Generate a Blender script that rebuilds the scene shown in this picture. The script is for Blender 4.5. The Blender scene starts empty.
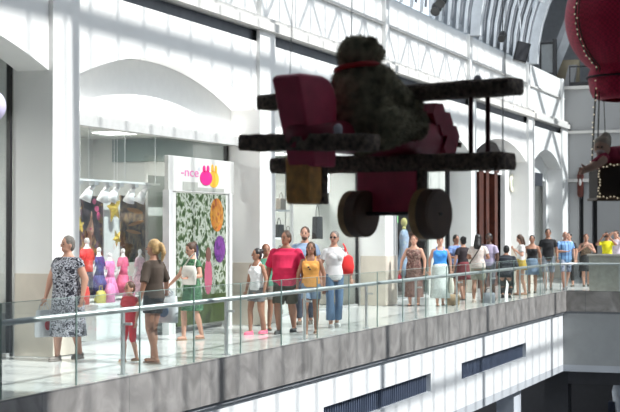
import bpy, math, random
from mathutils import Vector, Matrix, Euler
import numpy as np
random.seed(7)
C = bpy.context.scene.collection
PI = math.pi
# ------------------------------------------------------------------ camera
SP, CP, F = .3536, .9354, 1500.0
CAMZ = 1.75
cd = bpy.data.cameras.new('camera'); cam = bpy.data.objects.new('camera', cd); C.objects.link(cam)
cam.location = (0, 0, CAMZ)
cam.rotation_euler = (PI/2 + math.atan(24/F), 0, math.asin(SP))
cd.sensor_width = 36; cd.lens = 36*F/620; cd.clip_end = 300
cd.dof.use_dof = True; cd.dof.focus_distance = 25; cd.dof.aperture_fstop = 3.2
bpy.context.scene.camera = cam
# ------------------------------------------------------------------ sky, sun, exposure
w = bpy.data.worlds.new('sky'); bpy.context.scene.world = w; w.use_nodes = True
bg = w.node_tree.nodes['Background']; bg.inputs[0].default_value = (.90, .95, 1, 1); bg.inputs[1].default_value = 1.75
sd = bpy.data.lights.new('sun', 'SUN'); sd.energy = 7.2; sd.angle = math.radians(.8); sd.color = (1, .97, .92)
sun = bpy.data.objects.new('sun', sd); C.objects.link(sun)
SUND = Vector((-math.cos(math.radians(48)), .02, -math.sin(math.radians(48))))
sun.rotation_euler = SUND.to_track_quat('-Z', 'Y').to_euler(); sun.location = (10, 20, 20)
vs = bpy.context.scene.view_settings
vs.view_transform = 'Standard'; vs.look = 'None'; vs.gamma = 1; vs.exposure = 0.15
vs.use_curve_mapping = False
cy = bpy.context.scene.cycles
cy.max_bounces = 10; cy.diffuse_bounces = 6; cy.glossy_bounces = 4; cy.transparent_max_bounces = 24
cy.sample_clamp_indirect = 6; cy.caustics_reflective = False; cy.caustics_refractive = False

# ------------------------------------------------------------------ where things stand
def onx(px, X):            # Y where the sight line of a photo column meets the plane x=-X
    t = (px-310)/F
    return X*(CP+t*SP)/(SP-t*CP)
def depth(x, y): return y*CP - x*SP
def zat(py, x, y): return CAMZ + depth(x, y)*(230-py)/F
def pt(px, py, d):         # point at distance d along the view
    t = (px-310)/F
    return Vector((d*(-SP+t*CP), d*(CP+t*SP), CAMZ + d*(230-py)/F))
def foot(px, py):          # a point of the gallery floor
    p = pt(px, py, F*CAMZ/(py-230)); p.z = 0
    return p

# ------------------------------------------------------------------ materials
def nt(name):
    m = bpy.data.materials.new(name); m.use_nodes = True
    return m, m.node_tree, m.node_tree.nodes['Principled BSDF']
def mat(name, rgb, rough=.6, metal=0, var=.06, scale=6, bump=0, bscale=40, emit=None, es=0, sheen=0, alpha=None):
    m, t, p = nt(name); n = t.nodes; l = t.links
    tc = n.new('ShaderNodeTexCoord'); no = n.new('ShaderNodeTexNoise'); no.inputs['Scale'].default_value = scale
    l.new(tc.outputs['Object'], no.inputs['Vector'])
    r = n.new('ShaderNodeValToRGB')
    r.color_ramp.elements[0].position = .3; r.color_ramp.elements[1].position = .7
    r.color_ramp.elements[0].color = [max(0, c*(1-var)) for c in rgb]+[1]
    r.color_ramp.elements[1].color = [min(1, c*(1+var)) for c in rgb]+[1]
    l.new(no.outputs['Fac'], r.inputs[0]); l.new(r.outputs[0], p.inputs['Base Color'])
    p.inputs['Roughness'].default_value = rough; p.inputs['Metallic'].default_value = metal
    if bump:
        b = n.new('ShaderNodeBump'); b.inputs['Strength'].default_value = bump; b.inputs['Distance'].default_value = .02
        nb = n.new('ShaderNodeTexNoise'); nb.inputs['Scale'].default_value = bscale
        l.new(tc.outputs['Object'], nb.inputs['Vector']); l.new(nb.outputs['Fac'], b.inputs['Height']); l.new(b.outputs[0], p.inputs['Normal'])
    if emit: p.inputs['Emission Color'].default_value = (*emit, 1); p.inputs['Emission Strength'].default_value = es
    return m
def pattern(name, cols, scale=18, kind='noise', rough=.8, dist=1.5):
    m, t, p = nt(name); n = t.nodes; l = t.links
    tc = n.new('ShaderNodeTexCoord')
    if kind == 'noise':
        x = n.new('ShaderNodeTexNoise'); x.inputs['Scale'].default_value = scale; x.inputs['Distortion'].default_value = dist; out = x.outputs['Fac']
    elif kind == 'vor':
        x = n.new('ShaderNodeTexVoronoi'); x.inputs['Scale'].default_value = scale; out = x.outputs['Distance']
    else:
        x = n.new('ShaderNodeTexWave'); x.inputs['Scale'].default_value = scale; x.inputs['Distortion'].default_value = .3; out = x.outputs['Fac']
    l.new(tc.outputs['Object'], x.inputs['Vector'])
    r = n.new('ShaderNodeValToRGB'); r.color_ramp.interpolation = 'CONSTANT' if kind != 'noise' else 'LINEAR'
    while len(r.color_ramp.elements) < len(cols): r.color_ramp.elements.new(.5)
    for i, (pos, c) in enumerate(cols):
        r.color_ramp.elements[i].position = pos
    for i, (pos, c) in enumerate(cols): r.color_ramp.elements[i].color = (*c, 1)
    l.new(out, r.inputs[0]); l.new(r.outputs[0], p.inputs['Base Color']); p.inputs['Roughness'].default_value = rough
    return m
def glassmat(name, tint=(.93, .97, .95), refl=.06, rough=.02, gcol=(1, 1, 1), k=.5):
    m = bpy.data.materials.new(name); m.use_nodes = True; t = m.node_tree; n = t.nodes; l = t.links; n.clear()
    o = n.new('ShaderNodeOutputMaterial'); tr = n.new('ShaderNodeBsdfTransparent'); tr.inputs[0].default_value = (*tint, 1)
    g = n.new('ShaderNodeBsdfGlossy'); g.inputs['Roughness'].default_value = rough; g.inputs[0].default_value = (*gcol, 1)
    mx = n.new('ShaderNodeMixShader'); lw = n.new('ShaderNodeLayerWeight'); lw.inputs[0].default_value = .25
    mp = n.new('ShaderNodeMath'); mp.operation = 'MULTIPLY_ADD'; mp.inputs[1].default_value = k; mp.inputs[2].default_value = refl
    l.new(lw.outputs['Fresnel'], mp.inputs[0]); l.new(mp.outputs[0], mx.inputs[0])
    l.new(tr.outputs[0], mx.inputs[1]); l.new(g.outputs[0], mx.inputs[2]); l.new(mx.outputs[0], o.inputs[0])
    return m
def tiles(name, c1, c2, mortar, sx, sy, rough, axis='xy', msize=.006, var=1.0):
    m, t, p = nt(name); n = t.nodes; l = t.links
    tc = n.new('ShaderNodeTexCoord'); mp = n.new('ShaderNodeMapping')
    if axis == 'yz': mp.inputs['Rotation'].default_value = (0, PI/2, PI/2)
    br = n.new('ShaderNodeTexBrick'); br.offset = 0
    sep = n.new('ShaderNodeSeparateXYZ'); cmb = n.new('ShaderNodeCombineXYZ')
    l.new(tc.outputs['Object'], sep.inputs[0])
    a, b = {'xy': ('X', 'Y'), 'yz': ('Y', 'Z'), 'xz': ('X', 'Z')}[axis]
    l.new(sep.outputs[a], cmb.inputs[0]); l.new(sep.outputs[b], cmb.inputs[1]); l.new(cmb.outputs[0], br.inputs['Vector'])
    br.inputs['Scale'].default_value = 1; br.inputs['Brick Width'].default_value = sx; br.inputs['Row Height'].default_value = sy
    br.inputs['Mortar Size'].default_value = msize; br.inputs['Color1'].default_value = (*c1, 1); br.inputs['Color2'].default_value = (*c2, 1); br.inputs['Mortar'].default_value = (*mortar, 1)
    no = n.new('ShaderNodeTexNoise'); no.inputs['Scale'].default_value = 2.2; no.inputs['Detail'].default_value = 6; no.inputs['Distortion'].default_value = 1.2
    l.new(tc.outputs['Object'], no.inputs['Vector'])
    r = n.new('ShaderNodeValToRGB'); r.color_ramp.elements[0].position = .35; r.color_ramp.elements[1].position = .7
    r.color_ramp.elements[0].color = (1-.28*var,)*3+(1,); r.color_ramp.elements[1].color = (1, 1, 1, 1)
    l.new(no.outputs['Fac'], r.inputs[0])
    mx = n.new('ShaderNodeMix'); mx.data_type = 'RGBA'; mx.blend_type = 'MULTIPLY'; mx.inputs[0].default_value = 1
    l.new(br.outputs['Color'], mx.inputs[6]); l.new(r.outputs[0], mx.inputs[7]); l.new(mx.outputs[2], p.inputs['Base Color'])
    p.inputs['Roughness'].default_value = rough
    return m
M = {}
M['wall'] = mat('white_plaster', (.76, .755, .74), .6, var=.02, scale=1.5)
M['panel'] = mat('white_panel', (.70, .71, .72), .45, var=.02)
M['gwall'] = mat('grey_plaster', (.42, .44, .47), .7, var=.04, scale=1)
M['endwall'] = mat('end_wall_paint', (.34, .34, .34), .6, var=.03, scale=1)
M['dark'] = mat('dark_metal', (.012, .012, .014), .45)
M['slot'] = mat('slot_grey', (.20, .21, .23), .7)
M['cornice'] = mat('cornice_beige', (.62, .60, .57), .6, var=.02)
M['steel_w'] = mat('white_steel', (.66, .68, .70), .5)
M['floor'] = tiles('floor_tiles', (.78, .78, .77), (.80, .80, .79), (.6, .6, .6), 1.2, .6, .12, 'xy', .004, .15)
M['marble'] = tiles('marble_fascia', (.30, .285, .275), (.34, .32, .31), (.2, .2, .2), 2.0, 3.0, .3, 'yz', .008, 1.6)
M['marblex'] = tiles('marble_fascia_end', (.30, .28, .265), (.33, .31, .29), (.2, .2, .2), 2.6, 3.0, .3, 'xz', .008, 1.6)
M['beige'] = tiles('beige_wainscot', (.60, .54, .46), (.63, .57, .49), (.5, .45, .4), 1.0, .6, .35, 'yz', .003, .4)
M['chrome'] = mat('brushed_steel', (.52, .53, .54), .35, .5, var=.04)
M['glass'] = glassmat('clear_glass')
M['rglass'] = glassmat('railing_glass', (.945, .97, .96), .015, k=.14)
M['sglass'] = glassmat('shop_glass', (.95, .97, .97), .02, k=.2)
M['vglass'] = glassmat('roof_glass', (.86, .90, .93), .02, .1, k=.2)
M['white'] = mat('white_paint', (.82, .82, .82), .5, var=.01)
M['lightw'] = mat('lamp_white', (.9, .9, .9), .5, emit=(1, .99, .96), es=5)
M['black'] = mat('black_plastic', (.012, .012, .014), .4)

# ------------------------------------------------------------------ mesh builder
class MB:
    def __init__(s): s.v = []; s.f = []; s.m = []
    def add(s, vs, fs, mi=0):
        o = len(s.v); s.v += [tuple(v) for v in vs]
        for f in fs: s.f.append(tuple(i+o for i in f)); s.m.append(mi)
        return s
    def box(s, x0, x1, y0, y1, z0, z1, mi=0, T=None):
        vs = [Vector((x, y, z)) for z in (z0, z1) for y in (y0, y1) for x in (x0, x1)]
        if T is not None: vs = [T @ v for v in vs]
        return s.add(vs, [(0, 2, 3, 1), (4, 5, 7, 6), (0, 1, 5, 4), (2, 6, 7, 3), (0, 4, 6, 2), (1, 3, 7, 5)], mi)
    def prism(s, pts, fn, a, b, mi=0):   # fn(u, v, w) -> point
        n = len(pts)
        vs = [fn(u, v, a) for u, v in pts] + [fn(u, v, b) for u, v in pts]
        fs = [tuple(range(n))[::-1], tuple(range(n, 2*n))] + [(i, (i+1) % n, n+(i+1) % n, n+i) for i in range(n)]
        return s.add(vs, fs, mi)
    def tube(s, p0, p1, r0, r1=None, n=10, mi=0):
        p0, p1 = Vector(p0), Vector(p1); r1 = r0 if r1 is None else r1
        d = (p1-p0); q = d.to_track_quat('Z', 'Y') if d.length > 1e-9 else Euler((0, 0, 0)).to_quaternion()
        vs = []
        for p, r in ((p0, r0), (p1, r1)):
            for i in range(n):
                a = 2*PI*i/n; vs.append(p + q @ Vector((r*math.cos(a), r*math.sin(a), 0)))
        return s.add(vs, [tuple(range(n))[::-1], tuple(range(n, 2*n))] + [(i, (i+1) % n, n+(i+1) % n, n+i) for i in range(n)], mi)
    def path(s, pts, r, n=8, mi=0, closed=False):
        pts = [Vector(p) for p in pts]; k = len(pts); vs = []; fs = []; up = None
        for i, p in enumerate(pts):
            a = pts[(i-1) % k] if (i or closed) else pts[0]; b = pts[(i+1) % k] if (i < k-1 or closed) else pts[-1]
            q = (b-a).to_track_quat('Z', 'Y'); rr = r[i] if isinstance(r, (list, tuple)) else r
            vs += [p + q @ Vector((rr*math.cos(2*PI*j/n), rr*math.sin(2*PI*j/n), 0)) for j in range(n)]
        for i in range(k if closed else k-1):
            o = i*n; o2 = ((i+1) % k)*n
            fs += [(o+j, o+(j+1) % n, o2+(j+1) % n, o2+j) for j in range(n)]
        if not closed: fs += [tuple(range(n))[::-1], tuple(range((k-1)*n, k*n))]
        return s.add(vs, fs, mi)
    def ell(s, c, r, T=None, seg=16, rings=10, mi=0):
        c = Vector(c); r = (r, r, r) if isinstance(r, (int, float)) else r
        vs = [Vector((0, 0, r[2]))]
        for i in range(1, rings):
            a = PI*i/rings
            for j in range(seg):
                b = 2*PI*j/seg; vs.append(Vector((r[0]*math.sin(a)*math.cos(b), r[1]*math.sin(a)*math.sin(b), r[2]*math.cos(a))))
        vs.append(Vector((0, 0, -r[2])))
        if T is not None: vs = [T @ v for v in vs]
        vs = [v+c for v in vs]; fs = []
        for j in range(seg): fs.append((0, 1+j, 1+(j+1) % seg))
        for i in range(rings-2):
            o = 1+i*seg
            fs += [(o+j, o+seg+j, o+seg+(j+1) % seg, o+(j+1) % seg) for j in range(seg)]
        o = 1+(rings-2)*seg; L = len(vs)-1
        for j in range(seg): fs.append((o+j, L, o+(j+1) % seg))
        return s.add(vs, fs, mi)
    def limb(s, p0, p1, r0, r1, n=12, mi=0):
        s.tube(p0, p1, r0, r1, n, mi); s.ell(p0, r0*.995, seg=n, rings=8, mi=mi); s.ell(p1, r1*.995, seg=n, rings=8, mi=mi); return s
    def loft(s, rings, n=20, mi=0, caps=True):   # rings: (cx, cy, z, rx, ry)
        vs = []
        for (cx, cy_, z, rx, ry) in rings:
            vs += [(cx+rx*math.cos(2*PI*j/n), cy_+ry*math.sin(2*PI*j/n), z) for j in range(n)]
        fs = []; k = len(rings)
        for i in range(k-1):
            o = i*n; fs += [(o+j, o+(j+1) % n, o+n+(j+1) % n, o+n+j) for j in range(n)]
        if caps: fs += [tuple(range(n))[::-1], tuple(range((k-1)*n, k*n))]
        return s.add(vs, fs, mi)
    def mesh(s, name, mats, smooth=False):
        me = bpy.data.meshes.new(name); me.from_pydata(s.v, [], s.f); me.update()
        for m in (mats if isinstance(mats, (list, tuple)) else [mats]): me.materials.append(m)
        me.polygons.foreach_set('material_index', s.m)
        if smooth: me.polygons.foreach_set('use_smooth', [True]*len(s.f))
        return me
    def build(s, name, mats, parent=None, smooth=False, bevel=0):
        o = bpy.data.objects.new(name, s.mesh(name, mats, smooth)); C.objects.link(o)
        if parent: o.parent = parent
        if bevel:
            b = o.modifiers.new('bevel', 'BEVEL'); b.width = bevel; b.segments = 2; b.limit_method = 'ANGLE'
        return o
    def remesh(s, voxel, smooth=2):
        me = s.mesh('tmp', []); o = bpy.data.objects.new('tmp', me); C.objects.link(o)
        r = o.modifiers.new('r', 'REMESH'); r.mode = 'VOXEL'; r.voxel_size = voxel
        if smooth:
            k = o.modifiers.new('s', 'SMOOTH'); k.factor = .5; k.iterations = smooth
        dg = bpy.context.evaluated_depsgraph_get()
        ev = bpy.data.meshes.new_from_object(o.evaluated_get(dg))
        out = MB(); n = len(ev.vertices); a = np.empty(n*3); ev.vertices.foreach_get('co', a)
        out.v = [tuple(x) for x in a.reshape(-1, 3).tolist()]
        out.f = [tuple(p.vertices) for p in ev.polygons]; out.m = [0]*len(out.f)
        bpy.data.objects.remove(o); bpy.data.meshes.remove(me); bpy.data.meshes.remove(ev)
        return out
def smoothcopy(o): return o
def thing(name, label, cat, loc=(0, 0, 0), rz=0, group=None):
    o = bpy.data.objects.new(name, None); C.objects.link(o); o.location = loc; o.rotation_euler = (0, 0, rz); o.empty_display_size = .2
    o['label'] = label; o['category'] = cat
    if group: o['group'] = group
    return o
def tag(o, label, cat, group=None, kind=None):
    o['label'] = label; o['category'] = cat
    if group: o['group'] = group
    if kind: o['kind'] = kind
    return o
def struct(name, mb, mats, parent=None, smooth=False, bevel=0):
    o = mb.build(name, mats, parent, smooth, bevel)
    if not parent: o['kind'] = 'structure'
    return o
def copy_tree(o, parent=None):
    c = o.copy(); C.objects.link(c); c.parent = parent
    for ch in list(o.children): copy_tree(ch, c)
    return c
# ================================================================== THE BUILDING
WX, EX, GX = 10.65, 8.39, 11.15          # wall face, slab edge, shop glass plane (distances left of the camera)
PIERS = [(10.2, 11.3), (18.0, 18.74), (25.39, 26.15), (32.86, 33.72), (40.7, 41.3), (48.1, 49.0), (53.7, 54.8)]
SPR, RISE, WTOP = 3.95, .53, 5.22
YEND, YC = 54.8, 42.9
# --- gallery floor and slab edge
fl = MB()
fl.box(-EX, -26, -6, YEND, -.35, 0); fl.box(-26, -EX, -6, YEND, -.35, 0)
fl = MB(); fl.box(-16.5, -EX, -6, YEND+6, -.35, 0); fl.box(-EX, 6, YC, YEND+6, -.35, 0)
struct('floor', fl, M['floor'])
fa = MB(); fa.box(-EX, -EX+.04, -6, YC-.04, -.58, .012)
struct('trim_1', fa, M['marble'])
fb = MB(); fb.box(-EX+.0, 6, YC-.04, YC, -.58, .012)
struct('trim_2', fb, M['marblex'])
dl = MB(); dl.box(-EX-.3, -EX+.0, -6, YC, -.64, -.35); dl.box(-EX-.3, 6, YC, YC+.3, -.64, -.35)
struct('trim_3', dl, M['slot'])
# white panels beneath the gallery edge, with two recessed vent openings
PX = EX+.06
def vent(a, b): return (onx(a, PX), onx(b, PX))
V = [(2, 13.5), ] ; V = [(onx(323, PX), onx(431, PX)), (onx(461, PX), onx(526, PX))]
lp = MB(); y = -6
for a, b in V:
    lp.box(-PX-.1, -PX, y, a, -2.11, -.64); lp.box(-PX-.1, -PX, a, b, -1.12, -.64); lp.box(-PX-.1, -PX, a, b, -2.11, -1.53); y = b
lp.box(-PX-.1, -PX, y, YC, -2.11, -.64)
struct('wall_left_lower', lp, M['panel'])
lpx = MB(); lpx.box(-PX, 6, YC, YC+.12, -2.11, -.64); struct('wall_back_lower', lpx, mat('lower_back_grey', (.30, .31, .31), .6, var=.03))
sf = MB(); sf.box(-16.5, -PX, -6, YEND+6, -2.3, -2.11); sf.box(-PX, 6, YC, YEND+6, -2.3, -2.11)
struct('ceiling_lower', sf, M['gwall'])
M['vent'] = mat('vent_blue', (.10, .13, .19), .5, var=.1)
for i, (a, b) in enumerate(V):
    v = thing('vent_grille', ['long dark louvred vent in the white panels, nearer the camera', 'shorter dark louvred vent in the white panels, further along'][i], 'vent', (-PX-.1, (a+b)/2, -1.53), 0, 'vents under the gallery')
    h = (b-a)/2
    q = MB(); q.box(-.04, 0, -h, h, 0, .41); q.build('backing', M['vent'], v)
    q = MB(); q.box(0, .1, -h, h, -.0, .02); q.box(0, .1, -h, h, .39, .41); q.box(0, .1, -h, -h+.03, .02, .39); q.box(0, .1, h-.03, h, .02, .39); q.build('frame', M['panel'], v)
    q = MB(); n = int((b-a)/.12)
    for k in range(n): q.box(.0, .035, -h+.05+k*.12, -h+.07+k*.12, .02, .39)
    q.build('louvre', mat('louvre_blue', (.16, .19, .26), .4), v)
# vertical seams between panels
sm = MB(); yy = 8.0
while yy < YC:
    if not any(a-.02 < yy < b+.02 for a, b in V): sm.box(-PX, -PX+.006, yy, yy+.02, -2.1, -.65)
    yy += .85

# --- left wall: piers, arched spandrels
wl = MB()
for a, b in PIERS: wl.box(-GX-.05, -WX, a, b, 0, WTOP)
bays = [(PIERS[i][1], PIERS[i+1][0]) for i in range(len(PIERS)-1)]
def arch(t):                      # 0..1 across the opening -> height
    R = ((1/2)**2 + 0)            # flattened arch
    s_ = abs(2*t-1)
    return SPR + .56*(1-s_*s_)
NS = 40
for a, b in bays:
    for i in range(NS):
        t0, t1 = i/NS, (i+1)/NS; y0, y1 = a+(b-a)*t0, a+(b-a)*t1; z0, z1 = arch(t0), arch(t1)
        vs = [(-GX, y0, z0), (-WX, y0, z0), (-WX, y1, z1), (-GX, y1, z1), (-GX, y0, WTOP), (-WX, y0, WTOP), (-WX, y1, WTOP), (-GX, y1, WTOP)]
        wl.add(vs, [(0, 1, 2, 3), (1, 5, 6, 2), (0, 3, 7, 4)])
wl.box(-GX-.3, -WX, -6, 10.2, 0, WTOP)
struct('wall_left', wl, M['wall'])
pl = MB()
for a, b in PIERS: pl.box(-WX, -WX+.07, a, b, 1.15, 5.46)
struct('trim_5', pl, M['wall'])
ws = MB()
for a, b in PIERS:
    ws.box(-GX-.02, -WX+.09, a-.015, b+.015, .012, 1.15)
struct('baseboard_left', ws, M['beige'])
# slot between wall and cornice, the cornice, upper gallery wall
s1 = MB(); s1.box(-WX-.5, -WX-.10, -6, YEND, WTOP, 5.44); struct('trim_6', s1, M['slot'])
co = MB(); co.box(-WX-.5, -WX+.16, -6, YEND, 5.44, 5.6); co.box(-WX-.5, -WX+.08, -6, YEND, 5.6, 5.7); struct('trim_7', co, M['cornice'])
uw = MB(); uw.box(-WX-.4, -WX-.1, -6, YEND, 5.7, 7.25); struct('wall_left_upper', uw, M['wall'])
ur = MB(); ur.box(-WX-.1, -WX-.04, -6, YEND, 6.52, 6.58); struct('trim_8', ur, M['cornice'])
up = MB()
for a, b in PIERS: up.box(-WX-.1, -WX+.0, (a+b)/2-.14, (a+b)/2+.14, 5.7, 7.25)
struct('trim_9', up, M['wall'])
# --- tympanum panels, header bars, shop shells
ty = MB()
for a, b in bays[1:]: ty.box(-GX-.06, -GX-.01, a, b, 3.5, 4.6)
struct('trim_10', ty, mat('tympanum_grey', (.70, .71, .70), .6, var=.02))
# --- vault roof
VC, VA, VB, VZ = -4.0, 6.65, 6.0, 7.2
def vp(t, y, k=0): return Vector((VC-(VA+k)*math.cos(t), y, VZ+(VB+k)*math.sin(t)))
Y0, Y1 = 13.85, 48.75
shade_vault = MB(); NV = 36  # solid unseen vault section, added to keep biplane and balloon in shade
for i in range(NV):
    a, b = PI*i/NV, PI*(i+1)/NV
    shade_vault.add([vp(a, -6), vp(b, -6), vp(b, Y0), vp(a, Y0), vp(a, -6, .2), vp(b, -6, .2), vp(b, Y0, .2), vp(a, Y0, .2)], [(0, 1, 2, 3), (7, 6, 5, 4), (2, 6, 7, 3), (0, 4, 5, 1)])
struct('ceiling', shade_vault, M['gwall'])
gl = MB()
for i in range(NV):
    a, b = PI*i/NV, PI*(i+1)/NV
    gl.add([vp(a, Y0, .06), vp(b, Y0, .06), vp(b, Y1, .06), vp(a, Y1, .06)], [(0, 1, 2, 3)])
struct('window_roof', gl, M['vglass'])
def rib(mb, y, wd, dp, t0=0, t1=PI, n=28):
    for i in range(n):
        a, b = t0+(t1-t0)*i/n, t0+(t1-t0)*(i+1)/n
        vs = [vp(a, y-wd/2), vp(b, y-wd/2), vp(b, y+wd/2), vp(a, y+wd/2), vp(a, y-wd/2, -dp), vp(b, y-wd/2, -dp), vp(b, y+wd/2, -dp), vp(a, y+wd/2, -dp)]
        mb.add(vs, [(0, 1, 2, 3), (4, 7, 6, 5), (0, 4, 5, 1), (3, 2, 6, 7)])
rb = MB(); yy = Y0
while yy < Y1: rib(rb, yy, .06, .07); yy += .85
struct('trim_11', rb, M['steel_w'])
rb = MB()
for yc in (18.4, 25.8, 33.3, 41.0, 48.6): rib(rb, yc, .25, .28)
struct('trim_12', rb, M['steel_w'])
pu = MB()
for tt, wd in ((.35, .12), (.9, .12), (1.33, .25), (1.695, .22), (2.66, .10)):
    c = vp(tt, 0, -.08); dx = Vector((math.sin(tt), 0, VB/VA*math.cos(tt))).normalized()*wd/2; nz = Vector((-dx.z, 0, dx.x)).normalized()*.05
    P = [c-dx-nz, c+dx-nz, c+dx+nz, c-dx+nz]
    pu.add([Vector((p.x, Y0, p.z)) for p in P]+[Vector((p.x, Y1, p.z)) for p in P], [(0, 1, 5, 4), (1, 2, 6, 5), (2, 3, 7, 6), (3, 0, 4, 7)])
struct('trim_13', pu, M['steel_w'])
# lattice truss running along the vault
tr = MB(); tx = VC-.9; zt, zb = 13.0, 12.05
tr.tube((tx, Y0, zt), (tx, Y1, zt), .06); tr.tube((tx, Y0, zb), (tx, Y1, zb), .06)
yy = Y0; k = 0
while yy < Y1-1:
    tr.tube((tx, yy, zb), (tx, yy, zt), .04, n=6); tr.tube((tx, yy, zt if k % 2 else zb), (tx, yy+.85, zb if k % 2 else zt), .045, n=6); yy += .85; k += 1
struct('trim_14', tr, M['steel_w'])
# dark glazing slits between the ribs on the visible slope
ds = MB(); yy = Y0+.42
while yy < Y1-.3: rib(ds, yy, .11, .03, .03, 1.15, 12); yy += .85
struct('trim_15', ds, M['slot'])
# taller flat-roofed end bay with a glazed strip and wind bracing
eb = MB(); eb.box(-14, -5.2, 49.0, 60.9, 14.0, 14.2); eb.box(1.6, 3, 49.0, 60.9, 14.0, 14.2); eb.box(-5.2, 1.6, 55, 60.9, 14.0, 14.2); struct('ceiling_end', eb, M['gwall'])
eg = MB(); eg.box(-5.2, 1.6, 49.0, 55, 14.08, 14.1); struct('window_end_roof', eg, M['vglass'])
bx = MB()
for (p, q) in (((-4.8, 49.2, 13.8), (-1.2, 54.6, 13.8)), ((-4.8, 54.6, 13.8), (-1.2, 49.2, 13.8)), ((-1.2, 49.2, 13.8), (1.6, 54.6, 13.8)), ((-1.2, 54.6, 13.8), (1.6, 49.2, 13.8)), ((-1.2, 49, 13.8), (-1.2, 55, 13.8))): bx.tube(p, q, .14, n=6)
struct('trim_16', bx, M['steel_w'])
el = MB(); el.box(-14.2, -14, 49.0, 60.9, 5.7, 14); struct('wall_left_end', el, M['gwall'])
er = MB(); er.box(2.65, 2.9, 49, 60.9, 7.3, 14.2)
for i in range(NV):
    t0_, t1_ = PI*i/NV, PI*(i+1)/NV; p, q = vp(t0_, 49.0), vp(t1_, 49.0)
    er.add([p, q, Vector((q.x, 49.0, 14.2)), Vector((p.x, 49.0, 14.2))], [(0, 1, 2, 3)])
struct('wall_right_end', er, M['gwall'])
# --- right side, back and ground: closed shell round the atrium
rs = MB(); rs.box(2.65, 2.9, -6, YEND+6, -6, 7.3); struct('wall_right', rs, M['gwall'])
bk = MB(); bk.box(-16.5, 6, -6.3, -6, -6, 14); struct('wall_behind', bk, M['gwall'])
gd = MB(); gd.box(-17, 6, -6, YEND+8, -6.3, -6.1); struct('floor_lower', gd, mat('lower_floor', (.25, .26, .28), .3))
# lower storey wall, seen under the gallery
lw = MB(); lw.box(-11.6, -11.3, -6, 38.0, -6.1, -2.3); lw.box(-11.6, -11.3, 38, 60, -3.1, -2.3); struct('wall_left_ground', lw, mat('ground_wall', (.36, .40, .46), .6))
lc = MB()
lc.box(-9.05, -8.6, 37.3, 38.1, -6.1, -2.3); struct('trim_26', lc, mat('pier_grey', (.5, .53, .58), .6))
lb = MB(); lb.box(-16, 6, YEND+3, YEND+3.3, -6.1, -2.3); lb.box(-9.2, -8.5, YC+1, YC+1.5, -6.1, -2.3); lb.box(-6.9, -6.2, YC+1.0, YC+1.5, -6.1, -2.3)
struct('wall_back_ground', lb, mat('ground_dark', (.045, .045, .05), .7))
ar = MB(); xa0, xa1 = -8.5, -3.4
n = 24
for i in range(n):
    a, b = i/n, (i+1)/n
    xl, xr = -6.2+4.2*a, -6.2+4.2*b
    za, zb2 = -3.6+1.15*math.sqrt(max(0, 1-(2*a-1)**2)), -3.6+1.15*math.sqrt(max(0, 1-(2*b-1)**2))
    ar.add([(xl, YC+1, za), (xr, YC+1, zb2), (xr, YC+1, -2.3), (xl, YC+1, -2.3), (xl, YC+1.4, za), (xr, YC+1.4, zb2), (xr, YC+1.4, -2.3), (xl, YC+1.4, -2.3)], [(0, 1, 2, 3), (7, 6, 5, 4), (0, 4, 5, 1)])
ar.box(-8.5, -6.9, YC+1, YC+1.4, -2.75, -2.3)
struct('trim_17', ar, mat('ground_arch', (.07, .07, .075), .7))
# --- end wall of the upper gallery
ew = MB(); zo = 3.55
def ex(px, Y): t_ = (px-310)/F; return Y*(-SP+t_*CP)/(CP+t_*SP)
ew.box(-16.5, 6, YEND, YEND+.25, zo, 6.95)
ew.box(-10.66, ex(579, YEND), YEND, YEND+.25, 0, zo); ew.box(ex(583.5, YEND), ex(592, YEND), YEND, YEND+.25, 0, zo); ew.box(ex(597, YEND), 6, YEND+.05, YEND+.25, 0, zo)
struct('wall_back', ew, M['endwall'])
e2 = MB(); e2.box(-11, 3, YEND-.12, YEND, 5.28, 5.38); e2.box(-11, 3, YEND-.16, YEND, 6.9, 7.02); e2.box(-10.6, 3, YEND-.14, YEND, 3.5, 3.62); struct('trim_18', e2, M['cornice'])
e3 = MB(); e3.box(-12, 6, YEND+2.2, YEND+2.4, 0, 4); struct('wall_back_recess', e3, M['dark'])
gb = MB(); gb.box(-17, 6, YEND+5.7, YEND+5.9, 0, 14.5); struct('wall_back_gable', gb, mat('gable_grey', (.36, .37, .38), .7))
tf = MB(); tf.box(-14, 6, YEND+.25, YEND+6, 6.7, 6.9); tf.box(-14, -11.05, 49, YEND+.25, 6.7, 6.9); struct('floor_terrace', tf, M['gwall'])
gbx = MB()
def bar(mb, p, q, s_): mb.tube(p, q, s_, n=4)
# gable truss of white steel
bar(gbx, (-13.6, 56.0, 12.9), (-6, 56.0, 8.3), .30); bar(gbx, (-11.8, 56.0, 6.9), (-8.9, 56.0, 14), .26); bar(gbx, (-9.6, 58.0, 6.9), (-9.6, 58, 14), .2)
bar(gbx, (-10.6, 56.0, 11.4), (-7.6, 56.0, 14), .2)
struct('trim_19', gbx, M['steel_w'])
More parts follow.
